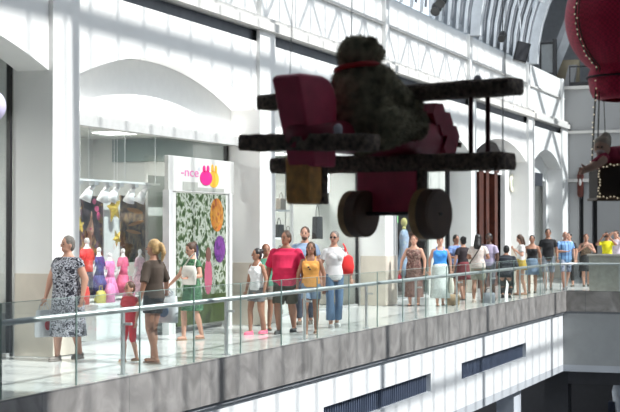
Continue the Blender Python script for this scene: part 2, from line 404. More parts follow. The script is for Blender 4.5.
# ================================================================== SHOPS
def shop_shell(a, b, dp, wallm, back, cz=3.5):
    s = MB(); s.box(-GX-dp-.1, -GX-dp, a-.2, b+.2, 0, cz); struct('wall_shop_back', s, back)
    s = MB(); s.box(-GX-dp, -GX-.06, a-.35, a-.25, 0, cz); s.box(-GX-dp, -GX-.06, b+.2, b+.3, 0, cz); struct('wall_shop_side', s, wallm)
    s = MB(); s.box(-GX-dp-.1, -GX-.06, a-.35, b+.3, cz, cz+.1); struct('ceiling_shop', s, wallm)
M['shopw'] = mat('shop_wall_grey', (.52, .53, .51), .6, var=.03)
M['shopd'] = mat('shop_wall_dark', (.06, .05, .05), .6)
M['teal'] = mat('smoky_green_panel', (.16, .20, .19), .3)
shells = [(0, 3.2, M['shopw'], M['shopw']), (1, 3.0, M['shopw'], M['shopw']), (2, 3.0, M['shopw'], mat('bag_shop_back', (.55, .55, .51), .6)),
          (3, 3.0, M['shopd'], M['shopd']), (4, 2.0, M['shopd'], M['shopd']), (5, 2.6, M['shopw'], M['shopw'])]
for i, dp, wm, bm_ in shells:
    if i >= len(bays): continue
    a, b = bays[i]; shop_shell(a, b, dp, wm, bm_, 4.7 if i in (0, 4) else 3.5)
# fill lamps added to the shop ceilings to brighten the interiors
def shop_fill_lamp(x, y, z, e, label, col=(1, .97, .92), sz=.6):
    t = thing('fill_lamp', label, 'lamp', (x, y, z), 0, 'added shop fill lamps')
    q = MB(); q.box(-sz/2-.03, sz/2+.03, -sz/2-.03, sz/2+.03, -.03, 0); q.build('housing', M['white'], t)
    q = MB(); q.box(-sz/2, sz/2, -sz/2, sz/2, -.045, -.03); q.build('diffuser', M['lightw'], t)
    l = bpy.data.lights.new('shop_fill_light', 'AREA'); l.size = sz; l.energy = e; l.color = col
    o = bpy.data.objects.new('shop_fill_light', l); C.objects.link(o); o.parent = t; o.location = (0, 0, -.07)
b0, b1, b2, b3, b4, b5 = bays
for (x, y, e, lab) in ((-12.9, 15.5, 160, 'added square fill lamp in the ceiling of the nearest shop at the left edge'), (-12.6, 20.4, 90, 'added square fill lamp in the ceiling over the toy shop window'), (-12.6, 23.6, 90, 'added square fill lamp in the ceiling behind the toy shop sign'),
                       (-12.6, 28.0, 90, 'added square fill lamp in the ceiling at the near end of the bag shop'), (-12.6, 31.3, 90, 'added square fill lamp in the ceiling at the far end of the bag shop'), (-12.4, 37.0, 25, 'added square fill lamp in the ceiling of the dark shop'),
                       (-12.4, 51.3, 40, 'added square fill lamp in the ceiling of the last shop')):
    shop_fill_lamp(x, y, 4.7 if y < 15 else 3.5, e, lab)
# header bars with lit ledge
for i, (a, b) in enumerate(bays[1:3]):
    t = thing('shop_header', ['white lit header above the toy shop window', 'white lit header above the bag shop window'][i], 'header', (-GX, (a+b)/2, 3.3), 0, 'lit headers above the shop fronts')
    h = (b-a)/2-.01
    q = MB(); q.box(-.05, .18, -h, h, 0, .16); q.box(-.05, .1, -h, h, .16, .22); q.build('bar', mat('header_grey', (.5, .5, .49), .4), t)
    q = MB(); q.box(-.0, .16, -h, h, .24, .262); q.build('light_strip', M['lightw'], t)
wn = [0]
def glazing(name, a, b, z1, label, posts, dark_end=True, z0=.02):
    wn[0] += 1; t = bpy.data.objects.new('window_%d' % wn[0], None); C.objects.link(t); t.location = (-GX-.1, (a+b)/2, 0); t['kind'] = 'structure'; t['label'] = label; h = (b-a)/2
    q = MB(); q.box(-.008, .008, -h, h, z0, z1); q.build('pane', M['sglass'], t)
    if dark_end:
        q = MB(); q.box(-.03, .03, h-.06, h, 0, z1); q.build('end_post', M['dark'], t)
    for p in posts:
        q = MB(); q.box(-.03, .03, p-(a+b)/2-.02, p-(a+b)/2+.02, 0, z1); q.build('mullion', M['chrome'], t)
    q = MB(); q.box(-.03, .03, -h, h, 0, .05); q.build('sill', M['chrome'], t)
    return t
glazing('shop_front', b0[0], b0[1], 4.6, 'glass shop front at the left edge with a dark end post', [15.9])
glazing('shop_front', b1[0], b1[1], 3.3, 'glass front of the toy shop with dresses and balloons inside', [])
glazing('shop_front', b2[0], b2[1], 3.3, 'glass front of the bag shop with shelves inside', [onx(275, GX), onx(296, GX)])
glazing('shop_front', b3[0], b3[1], 3.3, 'glass front of the dark shop behind the plane wheel', [onx(400, GX)])
glazing('shop_front', b5[0], b5[1], 4.2, 'glass front of the last shop before the end wall', [onx(549, GX)])

X1 = GX+.9     # display line inside the toy shop window
def rectx(mb, px0, px1, py0, py1, X, th=.03, mi=0):
    y0, y1 = onx(px0, X), onx(px1, X); ym = (y0+y1)/2
    z0, z1 = zat(py1, -X, ym), zat(py0, -X, ym)
    mb.box(-X-th, -X, y0, y1, z0, z1, mi); return (ym, (z0+z1)/2, abs(y1-y0), z1-z0)
# smoky panel band and dropped front of the toy shop
q = MB(); q.box(-13.7, -GX-.15, b1[1]+.13, b1[1]+.17, 3.05, 3.48)
tag(q.build('smoky_panel', M['teal']), 'smoky green glass panel high inside the toy shop', 'panel')
# rear display wall right of the window
q = MB(); rectx(q, 148, 172, 176, 330, GX+.85, .05)
tag(q.build('display_wall', M['shopw']), 'plain grey display wall between the dresses and the balloon poster', 'partition')
# white display plinth
yy0, yy1 = onx(77, GX+.5), onx(168, GX+.5)
q = MB(); q.box(-GX-1.2, -GX-.15, yy0, yy1+.1, .02, .55); q.box(-GX-1.22, -GX-.12, yy0, yy1+.1, .55, .60)
tag(q.build('display_plinth', M['white'], bevel=.01), 'long white display plinth in the toy shop window', 'plinth')
# poster boards
face = mat('poster_skin', (.62, .36, .24), .5, var=.1)
def poster(px0, px1, py0, py1, X, m, label, kind):
    yc, zc, wd, ht = rectx(MB(), px0, px1, py0, py1, X)
    t = thing('poster', label, 'poster', (-X, yc, zc), 0)
    q = MB(); q.box(-.03, 0, -wd/2, wd/2, -ht/2, ht/2); q.build('board', m, t)
    return t, wd, ht
def blob(mb, y, z, ry, rz, x=.004, n=20, rot=0):
    vs = [(x, y+ry*math.cos(a)*math.cos(rot)-rz*math.sin(a)*math.sin(rot), z+ry*math.cos(a)*math.sin(rot)+rz*math.sin(a)*math.cos(rot)) for a in [2*PI*i/n for i in range(n)]]
    o = [(0.0, b_, c_) for (_, b_, c_) in vs]
    return mb.add(vs+o, [tuple(range(n))]+[(i, n+i, n+(i+1) % n, (i+1) % n) for i in range(n)])
dkp = pattern('poster_dark_ground', [(.3, (.03, .025, .03)), (.5, (.12, .05, .07)), (.62, (.35, .22, .05)), (.75, (.05, .10, .08))], 5)
t, wd, ht = poster(76, 104, 196, 258, X1, dkp, 'portrait poster of a dark-haired woman left of the gold stars', 0)
q = MB(); blob(q, 0, .1, .15, .26, .006); blob(q, -.02, -.22, .08, .14, .005); q.build('portrait_face', face, t)
q = MB(); blob(q, -.13, .24, .14, .3, .008, rot=-.3); blob(q, .16, .12, .09, .36, .008, rot=.2); blob(q, .02, .38, .2, .12, .008); q.build('portrait_hair', mat('poster_hair', (.03, .02, .025), .5), t)
for e_ in (-.06, .06): q = MB(); blob(q, e_, .14, .025, .012, .01); q.build('portrait_eye', M['black'], t)
pk_ = mat('poster_pink', (.6, .06, .2), .5); q = MB(); blob(q, 0, -.03, .04, .015, .01); q.build('portrait_lips', pk_, t)
for f_ in ((.2, .3, .07, .05), (.26, .18, .06, .07), (.12, .42, .06, .05)): q = MB(); blob(q, *f_, .012); q.build('portrait_flower', pk_, t)
brn = pattern('poster_brown_ground', [(.3, (.03, .03, .03)), (.48, (.14, .09, .06)), (.6, (.30, .20, .10)), (.72, (.06, .07, .07))], 4)
t, wd, ht = poster(121, 148, 196, 262, X1+.05, brn, 'dark brown poster right of the gold stars', 0)
q = MB(); blob(q, 0, .32, .3, .04, .006, rot=-.1); blob(q, .05, .1, .3, .03, .006, rot=.15); blob(q, -.05, -.05, .28, .03, .006, rot=-.1); q.build('poster_band', mat('poster_orange', (.45, .20, .05), .5), t)
# gold foil stars
M['gold'] = mat('gold_foil', (.80, .58, .10), .25, .6)
def star(px, py, X, R, label, rot=.2):
    y = onx(px, X); z = zat(py, -X, y); q = MB(); n = 5; ring = []
    for i in range(10):
        a = PI/2+rot+PI*i/5; r = R if i % 2 == 0 else R*.42; ring.append((0, r*math.cos(a), r*math.sin(a)))
    q.add(ring+[(R*.28, 0, 0), (-R*.28, 0, 0)], [(i, (i+1) % 10, 10) for i in range(10)]+[((i+1) % 10, i, 11) for i in range(10)])
    o = q.build('star_balloon', M['gold']); o.location = (-X, y, z); tag(o, label, 'balloon', 'gold foil stars in the toy shop')
    s = MB(); s.tube((0, 0, R*.3), (0, 0, 3.5-z), .004, n=5); s.build('string', M['white'], o)
star(114, 208, GX+.45, .26, 'large gold foil star, the upper one in the toy shop window')
star(117, 238, GX+.5, .16, 'smaller gold foil star hanging below the big gold star', .5)
star(80, 226, GX+.62, .15, 'small gold foil star beside the woman portrait poster', .1)
# paper curtain strip
q = MB(); rectx(q, 104, 120, 200, 275, X1-.1, .02)
tag(q.build('paper_banner', mat('paper_grey', (.60, .62, .61), .7)), 'pale grey paper banner behind the gold stars', 'banner')
# track light with spots
XT = GX+.35
yt0, yt1 = onx(76, XT), onx(158, XT); zt_ = zat(182, -XT, (yt0+yt1)/2)
t = thing('light_truss', 'white light bar hanging across the toy shop window', 'light bar', (-XT, yt0, zt_))
q = MB(); q.box(-.04, .04, 0, yt1-yt0, -.015, .015); q.build('rail', M['white'], t)
for yy in (.4, 1.6, 2.7):
    q = MB(); q.tube((0, yy, 0), (0, yy, 3.5-zt_), .008, n=6); q.build('suspension_rod', M['chrome'], t)
LABS = ['first', 'second', 'third', 'fourth', 'fifth', 'sixth']
for k, px in enumerate((78, 94, 108, 119, 134, 147)):
    y = onx(px, XT); s = thing('spotlight', f'white spotlight under the light bar, {LABS[k]} from the left', 'spotlight', (-XT, y, zt_-.015), 0, 'white spotlights on the light bar')
    q = MB(); q.box(-.05, .05, -.07, .07, -.06, 0); q.build('mount', M['chrome'], s)
    q = MB(); dv = Vector((-.12, (-.08 if k % 2 else .03), -.30)); q.tube((0, 0, -.06), dv*.45, .035, .05, 12); q.tube(dv*.45, dv, .055, .10, 14); q.build('lamp_head', M['white'], s, True)
# child mannequins in bright clothes
def mannequin(px, py, h, col, label, X=GX+.5, skirt=True, bot=None):
    y = onx(px, X); t = thing('child_mannequin', label, 'mannequin', (-X, y, .60), -PI/2, 'child mannequins in the toy shop window')
    s = h/1.0
    q = MB(); q.loft([(0, 0, 0, .12*s, .12*s), (0, 0, .02, .12*s, .12*s)], 16); q.tube((0, 0, .02), (0, 0, .4*s), .012); q.build('stand', M['chrome'], t)
    q = MB(); q.loft([(0, 0, .35*s, .10*s, .07*s), (0, 0, .5*s, .09*s, .065*s), (0, 0, .68*s, .11*s, .07*s), (0, 0, .76*s, .09*s, .05*s), (0, 0, .8*s, .03*s, .03*s), (0, 0, .84*s, .028*s, .028*s)], 16)
    q.ell((0, 0, .87*s), (.04*s, .04*s, .05*s))
    for a in (-1, 1): q.limb((a*.11*s, 0, .72*s), (a*.17*s, .01, .55*s), .03*s, .025*s, 8); q.limb((a*.17*s, .01, .55*s), (a*.16*s, -.05*s, .40*s), .025*s, .02*s, 8)
    q.build('body', mat('mannequin_white', (.8, .78, .76), .4), t, True)
    q = MB(); q.loft([(0, 0, .44*s, .105*s, .085*s), (0, 0, .55*s, .10*s, .078*s), (0, 0, .68*s, .12*s, .08*s), (0, 0, .765*s, .09*s, .06*s)], 16)
    for a in (-1, 1): q.limb((a*.10*s, 0, .72*s), (a*.15*s, .0, .62*s), .045*s, .042*s, 8)
    q.build('top', mat('kids_top', col, .7, var=.2, scale=30), t, True)
    q = MB(); c2 = bot or col
    if skirt: q.loft([(0, 0, .12*s, .21*s, .18*s), (0, 0, .3*s, .16*s, .13*s), (0, 0, .45*s, .105*s, .085*s)], 20)
    else:
        q.loft([(0, 0, .34*s, .11*s, .085*s), (0, 0, .45*s, .105*s, .08*s)], 16)
        for a in (-1, 1): q.tube((a*.055*s, 0, .36*s), (a*.065*s, 0, .12*s), .058*s, .06*s, 12)
    q.build('skirt' if skirt else 'shorts', mat('kids_bottom', c2, .7, var=.25, scale=20), t, True)
mannequin(87, 0, 1.12, (.75, .05, .04), 'child mannequin in a red top and dark trousers', skirt=False, bot=(.05, .05, .08))
mannequin(99, 0, .95, (.05, .05, .22), 'child mannequin in a navy blue dress')
mannequin(110, 0, .85, (.85, .25, .5), 'child mannequin in a pink dress, left one of two')
mannequin(123, 0, .92, (.75, .12, .25), 'child mannequin in a deep pink dress next to the brown poster')
mannequin(140, 0, .90, (.80, .55, .62), 'child mannequin in a pale pink outfit behind the ponytailed woman')
def bag(px, z, X, wd, ht, col, label, nm='backpack'):
    y = onx(px, X); o = thing(nm, label, 'bag', (-X, y, z), -PI/2, 'children bags on the plinth')
    q = MB(); q.loft([(0, 0, 0, wd/2, .07), (0, 0, ht*.6, wd/2, .075), (0, 0, ht*.9, wd*.4, .06), (0, 0, ht, wd*.2, .03)], 16); q.build('body', mat('bag_cloth', col, .5, var=.15, scale=12), o, True)
    q = MB(); q.path([(-.05, 0, ht*.95), (-.04, 0, ht+.07), (.04, 0, ht+.07), (.05, 0, ht*.95)], .008, 6); q.build('handle', mat('bag_strap', [c*.6 for c in col], .5), o)
    q = MB(); q.loft([(0, -.07, ht*.1, wd*.32, .03), (0, -.07, ht*.42, wd*.32, .03)], 14); q.build('front_pocket', mat('bag_pocket', [min(1, c*1.3+.1) for c in col], .5), o, True)
bag(84, .60, GX+.3, .26, .30, (.75, .06, .05), 'small red backpack at the foot of the red mannequin')
bag(101, .60, GX+.3, .22, .2, (.75, .65, .1), 'small yellow backpack below the navy dress')
bag(110, .60, GX+.28, .24, .3, (.85, .3, .55), 'pink backpack below the pink dress')
bag(130, .60, GX+.28, .26, .32, (.80, .25, .40), 'rose backpack near the right end of the plinth')
# shop sign portal with the balloon poster
XS = GX-.12
ys0, ys1 = onx(168.5, XS), onx(234, XS)
zs0, zs1 = 2.45, zat(156, -XS, ys0)
zs1 = 3.0; zs0 = 2.40
t = thing('shop_sign', 'white sign box with a pink and a yellow rabbit head over the balloon poster', 'sign', (-XS, ys0, zs0)); Wd = ys1-ys0; Hh = zs1-zs0
q = MB(); q.box(-.08, 0, 0, Wd, 0, Hh); q.build('sign_box', mat('sign_white', (.56, .56, .54), .3, var=.01), t, bevel=.01)
q = MB(); q.box(.001, .006, Wd*.20, Wd*.42, .03, .03+Hh*.24); q.box(.001, .006, Wd*.42, Wd*.83, .03, .03+Hh*.10); q.build('grey_block', mat('sign_grey', (.33, .34, .31), .5), t)
q = MB(); blob(q, Wd*.545, Hh*.44, .25, .13, .012); blob(q, Wd*.515, Hh*.70, .05, .06, .012); blob(q, Wd*.575, Hh*.71, .05, .06, .012); q.build('pink_rabbit_head', mat('sign_magenta', (.75, .015, .20), .4), t)
q = MB(); blob(q, Wd*.665, Hh*.42, .22, .15, .008); blob(q, Wd*.645, Hh*.74, .05, .07, .008); blob(q, Wd*.70, Hh*.72, .05, .07, .008); q.build('yellow_rabbit_head', mat('sign_yellow', (.85, .42, .04), .4), t)
def text(s_, size, parent, loc, m, name='lettering', rot=(PI/2, 0, PI/2)):
    cu = bpy.data.curves.new(name, 'FONT'); cu.body = s_; cu.size = size; cu.extrude = .002; cu.align_x = 'LEFT'
    o = bpy.data.objects.new('t', cu); C.objects.link(o); dg = bpy.context.evaluated_depsgraph_get()
    me = bpy.data.meshes.new_from_object(o.evaluated_get(dg)); bpy.data.objects.remove(o); me.materials.clear(); me.materials.append(m)
    o = bpy.data.objects.new(name, me); C.objects.link(o); o.parent = parent; o.location = loc; o.rotation_euler = rot
    return o
tx_ = text('-nce', .22, t, (.004, Wd*.17, Hh*.45), mat('sign_pale_pink', (.60, .14, .36), .5)); tx_.scale = (1.9, 1, 1)
q = MB(); blob(q, Wd*.44, Hh*.68, .05, .035, .005); q.build('grey_dot', M['gwall'], t)
yp0, yp1 = onx(177, XS), onx(226, XS)
t = thing('balloon_poster', 'tall poster of children with balloons between white posts', 'poster', (-XS, yp0, .12)); Wd = yp1-yp0; Hh = 2.26
M['sgn'] = mat('post_white', (.6, .6, .6), .4)
grn = pattern('poster_foliage', [(.30, (.012, .025, .01)), (.44, (.05, .085, .03)), (.53, (.33, .36, .31)), (.60, (.26, .29, .25)), (.66, (.035, .06, .015))], 7, rough=.3, dist=.3)
q = MB(); q.box(-.06, 0, 0, Wd, 0, Hh); q.build('board', grn, t)
q = MB(); q.box(-.1, .02, -.34, -.20, -.12, Hh+.04); q.build('post', M['sgn'], t)
q = MB(); q.box(-.1, .02, Wd+.12, Wd+.24, -.12, Hh+.04); q.build('post', M['sgn'], t)
q = MB(); q.box(-.07, -.02, Wd, Wd+.12, -.12, Hh+.04); q.build('side_panel', M['shopw'], t)
q = MB(); q.box(-.07, -.02, -.2, 0, -.12, Hh+.04); q.build('side_panel', M['shopw'], t)
q = MB(); q.box(-.06, .002, 0, Wd, 0, .5); q.build('poster_grass', mat('poster_grass_green', (.035, .055, .01), .4, var=.5, scale=8), t)
q = MB(); blob(q, Wd*.80, Hh*.84, .28, .30, .006, rot=.3); q.build('orange_balloon', pattern('foil_orange', [(.3, (.45, .12, .02)), (.5, (.38, .18, .02)), (.65, (.2, .03, .01))], 4, rough=.3), t)
q = MB(); blob(q, Wd*.86, Hh*.57, .24, .24, .008, rot=.2); q.build('purple_balloon', pattern('foil_purple', [(.3, (.03, .01, .07)), (.5, (.16, .03, .22)), (.65, (.05, .01, .1))], 4, rough=.3), t)
q = MB(); blob(q, Wd*.36, Hh*.56, .12, .14, .006); blob(q, Wd*.36, Hh*.42, .16, .25, .005); q.build('dark_child_figure', mat('poster_navy', (.03, .03, .07), .5), t)
q = MB(); blob(q, Wd*.62, Hh*.53, .11, .13, .006); q.build('child_hair', mat('poster_brown', (.12, .05, .04), .5), t)
q = MB(); blob(q, Wd*.62, Hh*.36, .16, .32, .005); q.build('pink_child_figure', mat('poster_rose', (.32, .07, .12), .5), t)
# ---- left edge shop: purple balloon and items
t = tag(MB().ell((0, 0, 0), (.16, .16, .19), seg=24, rings=16).build('party_balloon', mat('balloon_lilac', (.60, .55, .75), .25), None, True), 'pale lilac balloon floating at the left edge', 'balloon')
p_ = pt(-8, 106, 17.6); t.location = p_
q = MB(); q.path([(0, 0, -.18), (.01, .02, -.9), (0, 0, -1.6), (0, 0, -p_.z+.62)], .004, 5); q.build('string', M['white'], t)
q = MB(); q.box(-GX-1.0, -GX-.2, 15.0, 18.1, 0.02, .6); tag(q.build('display_table', M['gwall'], bevel=.01), 'grey display table inside the shop at the left edge', 'table')
bag(-14, .6, GX+.42, .26, .42, (.03, .03, .035), 'black bag on the grey table at the left edge')
q = MB(); q.path([(-GX-.6, 15.6, .6), (-GX-.6, 15.6, 2.0), (-GX-.6, 15.8, 2.2), (-GX-.6, 16.1, 2.0), (-GX-.6, 16.15, 1.5)], .02, 8); tag(q.build('display_hook', mat('hook_maroon', (.2, .04, .06), .4), None, True), 'maroon curved display hook at the left edge', 'stand')
# ---- bag shop
for (px0, px1, z, lab) in ((275, 292, .95, 'lower shelf by the near post of the bag shop'), (275, 292, 1.55, 'middle shelf by the near post of the bag shop'), (275, 292, 2.15, 'upper shelf by the near post of the bag shop'),
                           (298, 332, 2.42, 'wide shelf hanging over the black bag in the bag shop')):
    X = GX+.9; a, b = onx(px0, X), onx(px1, X)
    s = thing('shelf', 'white '+lab, 'shelf', (-X, (a+b)/2, z), 0, 'white bag shop shelves'); q = MB(); q.box(-.3, 0, -(b-a)/2, (b-a)/2, 0, .04); q.build('board', M['white'], s)
    for yy in (-(b-a)/2+.02, (b-a)/2-.02):
        q = MB(); q.tube((-.15, yy, .04), (-.15, yy, 3.5-z), .01, n=6); q.build('hanger', M['chrome'], s)
def handbag(X, px, z, wd, ht, col, label, hang=False):
    y = onx(px, X); o = thing('handbag', label, 'handbag', (-X, y, z), -PI/2, 'handbags in the bag shop')
    q = MB(); q.prism([(-wd/2, 0), (wd/2, 0), (wd*.42, ht), (-wd*.42, ht)], lambda u, v, w_: (u, w_, v), -.06, .06); q.build('body', mat('leather', col, .4), o, bevel=.015)
    q = MB(); n = 10; q.path([(wd*.25*math.cos(PI*i/n), 0, ht+.5*ht*math.sin(PI*i/n)) for i in range(n+1)], .01, 6); q.build('handle', mat('leather_strap', [c*.7 for c in col], .4), o)
    q = MB(); q.box(-.03, .03, -.068, -.06, ht*.6, ht*.7); q.build('clasp', M['chrome'], o)
for px, z, w_, h_, c, lab in ((280, .99, .4, .28, (.03, .03, .03), 'black handbag on the lower near shelf'), (288, .99, .3, .2, (.25, .16, .09), 'tan handbag on the lower near shelf'), (279, 1.59, .35, .28, (.02, .02, .02), 'black handbag on the middle near shelf'),
                         (288, 1.59, .4, .16, (.10, .08, .06), 'flat dark brown handbag on the middle near shelf'), (281, 2.19, .35, .25, (.35, .3, .25), 'beige handbag on the upper near shelf')):
    handbag(GX+.92+.1, px, z, w_, h_, c, lab)
handbag(GX+.5, 317.5, 1.55+.0, .42, .5, (.02, .02, .022), 'black tote bag hanging under the wide white shelf')
X = GX+.5; y = onx(317.5, X); q = MB(); q.tube((-X, y, 2.32), (-X, y, 3.5), .005, n=5); tag(q.build('hanging_wire', M['chrome']), 'thin wire holding the black tote bag', 'wire')
q = MB(); X = GX+.5; y = onx(327, X); z = zat(181, -X, y); q.path([(0, .11*math.cos(a), .26*math.sin(a)) for a in [2*PI*i/20 for i in range(20)]], .022, 8, closed=True)
t = tag(q.build('ring_lamp', mat('neon_white', (.9, .9, .9), .3, emit=(1, 1, 1), es=4), None, True), 'glowing white oval ring lamp hanging in the bag shop', 'lamp'); t.location = (-X, y, z)
q = MB(); q.box(-.05, -.03, -.2, .2, -.5, 0); q.build('backing', M['shopd'], t)
q = MB(); q.tube((-.04, 0, .0), (-.04, 0, 3.5-z), .008, n=6); q.build('cord', M['black'], t)
def frame(px0, px1, py0, py1, X, label, m):
    yc, zc, wd, ht = rectx(MB(), px0, px1, py0, py1, X); t = thing('picture_frame', label, 'picture', (-X, yc, zc), 0, 'pictures in the bag shop')
    q = MB(); e = .05
    q.box(0, .04, -wd/2, wd/2, -ht/2, -ht/2+e); q.box(0, .04, -wd/2, wd/2, ht/2-e, ht/2); q.box(0, .04, -wd/2, -wd/2+e, -ht/2+e, ht/2-e); q.box(0, .04, wd/2-e, wd/2, -ht/2+e, ht/2-e); q.build('frame', mat('frame_grey', (.25, .25, .24), .4), t)
    q = MB(); q.box(0, .02, -wd/2+e, wd/2-e, -ht/2+e, ht/2-e); q.build('print', m, t)
pr = pattern('print_sepia', [(.35, (.6, .55, .5)), (.55, (.70, .68, .64)), (.7, (.4, .3, .25))], 3)
# display wall in the bag shop
q = MB(); X = GX+1.2; rectx(q, 336, 364, 140, 312, X, .05); tag(q.build('display_wall', mat('display_wall_cream', (.62, .62, .59), .6)), 'cream display wall holding two pictures in the bag shop', 'partition')
frame(341, 357, 214, 245, X, 'upper sketch picture behind the plane wheel', pr); frame(345, 362, 249, 268, X, 'lower landscape picture on the cream display wall', pr)
q = MB(); X = GX+.6; a, b = onx(342, X)-.4, b2[1]+.05; q.box(-X-.5, -X, a, b, .02, .72); q.box(-X-.52, -X+.03, a, b, .72, .76); tag(q.build('display_counter', mat('counter_wood', (.35, .30, .25), .5), bevel=.01), 'low counter below the pictures in the bag shop', 'counter')
# ---- dark shop: blue-clad figure is a display dress form
X = GX+.5; y = onx(404, X)
t = thing('dress_form', 'dress form in a pale blue dress in the dark shop', 'mannequin', (-X, y, 0), -PI/2)
q = MB(); q.loft([(0, 0, 0, .18, .18), (0, 0, .03, .18, .18)], 16); q.tube((0, 0, 0), (0, 0, 1.2), .02); q.build('stand', M['chrome'], t)
q = MB(); q.loft([(0, 0, .55, .30, .24), (0, 0, .9, .22, .17), (0, 0, 1.3, .14, .11), (0, 0, 1.55, .19, .13), (0, 0, 1.72, .16, .09), (0, 0, 1.76, .06, .05)], 20); q.build('dress', mat('dress_blue', (.35, .45, .60), .7, var=.2), t, True)
q = MB(); q.tube((0, 0, 1.74), (0, 0, 1.84), .05); q.ell((0, 0, 1.95), (.08, .09, .12)); q.build('head', mat('form_yellow', (.6, .55, .2), .6), t, True)
q = MB(); X = GX+.35; y = onx(396, X); z = zat(219, -X, y); q.box(-.02, .02, -.12, .12, -.1, .1); o = tag(q.build('exit_lamp', mat('green_lamp', (.1, .5, .1), .4, emit=(.3, .9, .3), es=1.2)), 'small green sign lamp in the dark shop', 'sign'); o.location = (-X, y, z)
q = MB(); q.tube((0, 0, .1), (0, 0, 3.5-z), .006, n=5); q.build('rod', M['chrome'], o)
# grey panel of the dark shop front, right part
q = MB(); rectx(q, 429, 445, 150, 314, GX+.05, .05); tag(q.build('grey_partition', mat('shop_panel_grey', (.48, .50, .47), .5)), 'plain grey panel at the right of the dark shop front', 'partition')
# ---- red wood portal
wood = mat('red_wood', (.07, .018, .01), .35, var=.4, scale=5)
X = GX+.05; a, b = onx(474.5, X), onx(500, X)
t = thing('wooden_portal', 'dark portal with red wooden columns between two white pillars', 'door portal', (-X, a, 0))
q = MB(); q.box(-.4, -.3, 0, b-a, 0, 4.3); q.build('back_panel', M['shopd'], t)
for k, (f0, f1) in enumerate(((.12, .28), (.38, .50), (.72, .84))):
    q = MB(); q.box(-.28, .05, (b-a)*f0, (b-a)*f1, 0, 3.75); q.box(-.3, .09, (b-a)*f0-.04, (b-a)*f1+.04, 3.55, 3.75); q.build('column', wood, t)
q = MB(); q.prism([(0, 3.75), (b-a, 3.75), (b-a, 4.1), ((b-a)*.7, 4.45), ((b-a)*.3, 4.45), (0, 4.1)], lambda u, v, w_: (w_, u, v), -.28, .1); q.build('lintel', M['shopd'], t)
X = GX-.1; a, b = onx(506, GX), onx(526, GX)
q = MB(); q.box(-GX-.1, -GX-.02, a, b4[1], 0, 4.55); struct('wall_shop_front', q, mat('shop_front_grey', (.60, .60, .58), .6))
q = MB(); y = onx(511.5, GX); z = zat(183, -GX, y); q.tube((-GX, y, z), (-GX+.05, y, z), .30, n=24); o = tag(q.build('round_sign', mat('cream_sign', (.75, .72, .60), .4)), 'round cream sign on the grey wall beside the red wooden portal', 'sign')
q = MB(); q.tube((-GX+.05, y, z), (-GX+.06, y, z), .14, n=20); q.build('emblem', mat('emblem_grey', (.4, .42, .36), .5), o)
q = MB(); y = onx(503.5, GX-.05); q.box(-GX-.05, -GX+.1, onx(502, GX), onx(506, GX), 0, 4.3); struct('trim_20', q, M['wall'])
# ---- last shop: dark left part, blue sign, bright post
X = GX+.0; a, b = onx(533, GX), onx(543, GX)
q = MB(); q.box(-GX-.6, -GX-.5, b5[0], b, 0, 4.5); tag(q.build('dark_partition', M['shopd']), 'dark partition inside the last shop on the left wall', 'partition')
q = MB(); y0_, y1_ = onx(533, GX), onx(542, GX); z = zat(178, -GX, y0_); q.box(-GX-.05, -GX+.03, b5[0]+.02, y1_, z-.25, z+.2)
o = tag(q.build('shop_sign', mat('sign_blue_grey', (.025, .03, .04), .4)), 'blurred blue-grey sign in the last archway', 'sign')
q = MB()
for k in range(4): q.box(-GX+.03, -GX+.04, b5[0]+.12+k*.3, b5[0]+.28+k*.3, z-.12, z+.08)
q.build('lettering', M['white'], o)
q = MB(); q.box(-GX-.08, -GX+.04, onx(545, GX), onx(548.5, GX), 0, 4.3); struct('trim_21', q, M['wall'])
# ================================================================== RAILING
RX = EX+.03; top = 1.0
joints = [13.30+1.55*i for i in range(-3, 19)]; joints = [j for j in joints if j < YC-.5]
M['gedge'] = mat('glass_edge', (.20, .27, .25), .3)
ra = thing('glass_railing', 'long glass balustrade with steel handrail along the gallery edge', 'railing', (-RX, 14, 0))
for j0, j1 in zip(joints, joints[1:]+[YC-.5]):
    q = MB(); q.box(-.006, .006, j0+.016-14, j1-.016-14, .0, top-.012); g_ = q.build('glass_panel', M['rglass'], ra)
    q = MB(); q.box(-.007, .007, j0+.002-14, j0+.011-14, 0, top); q.box(-.007, .007, j1-.011-14, j1-.002-14, 0, top); q.box(-.007, .007, j0+.016-14, j1-.016-14, top-.007, top); q.build('polished_edge', M['gedge'], g_)
HX = .12
cr = [(-HX, joints[0]-14, .78), (-HX, YC-.9-14, .78)]
for i in range(1, 9):
    a = PI/2*i/8; cr.append((-HX+.8*(1-math.cos(a)), YC-.9-14+(.9+.12)*math.sin(a), .78))
cr += [(14, YC+.12-14, .78)]
q = MB(); q.path(cr, .034, 12); q.build('handrail', M['chrome'], ra, True)
y = 16.19-3.08*2
while y < YC-.6:
    q = MB(); q.box(-HX-.015, -HX+.015, y-14-.03, y-14+.03, .0, .75); q.box(-HX-.05, -HX+.05, y-14-.05, y-14+.05, 0, .012); q.box(-HX, 0, y-14-.02, y-14+.02, .60, .63)
    q.build('post', M['chrome'], ra); y += 3.08
for k in range(6):
    x0 = .02+k*1.55; q = MB(); q.box(x0+.006, x0+1.544, YC-.05-14, YC-.04-14+.002, 0, top); q.build('glass_panel', M['rglass'], ra)
    q = MB(); q.box(x0-.02, x0+.02, YC+.1-14, YC+.14-14, 0, .75); q.build('post', M['chrome'], ra)
# stone counter behind the cross rail
q = MB(); q.box(-7.75, -1, YC+.25, YC+.8, .0, 1.06); q.box(-7.80, -1, YC+.2, YC+.85, 1.0, 1.06)
tag(q.build('stone_counter', mat('counter_stone', (.40, .38, .34), .4, var=.1), bevel=.01), 'beige stone counter behind the railing at the far right', 'counter')

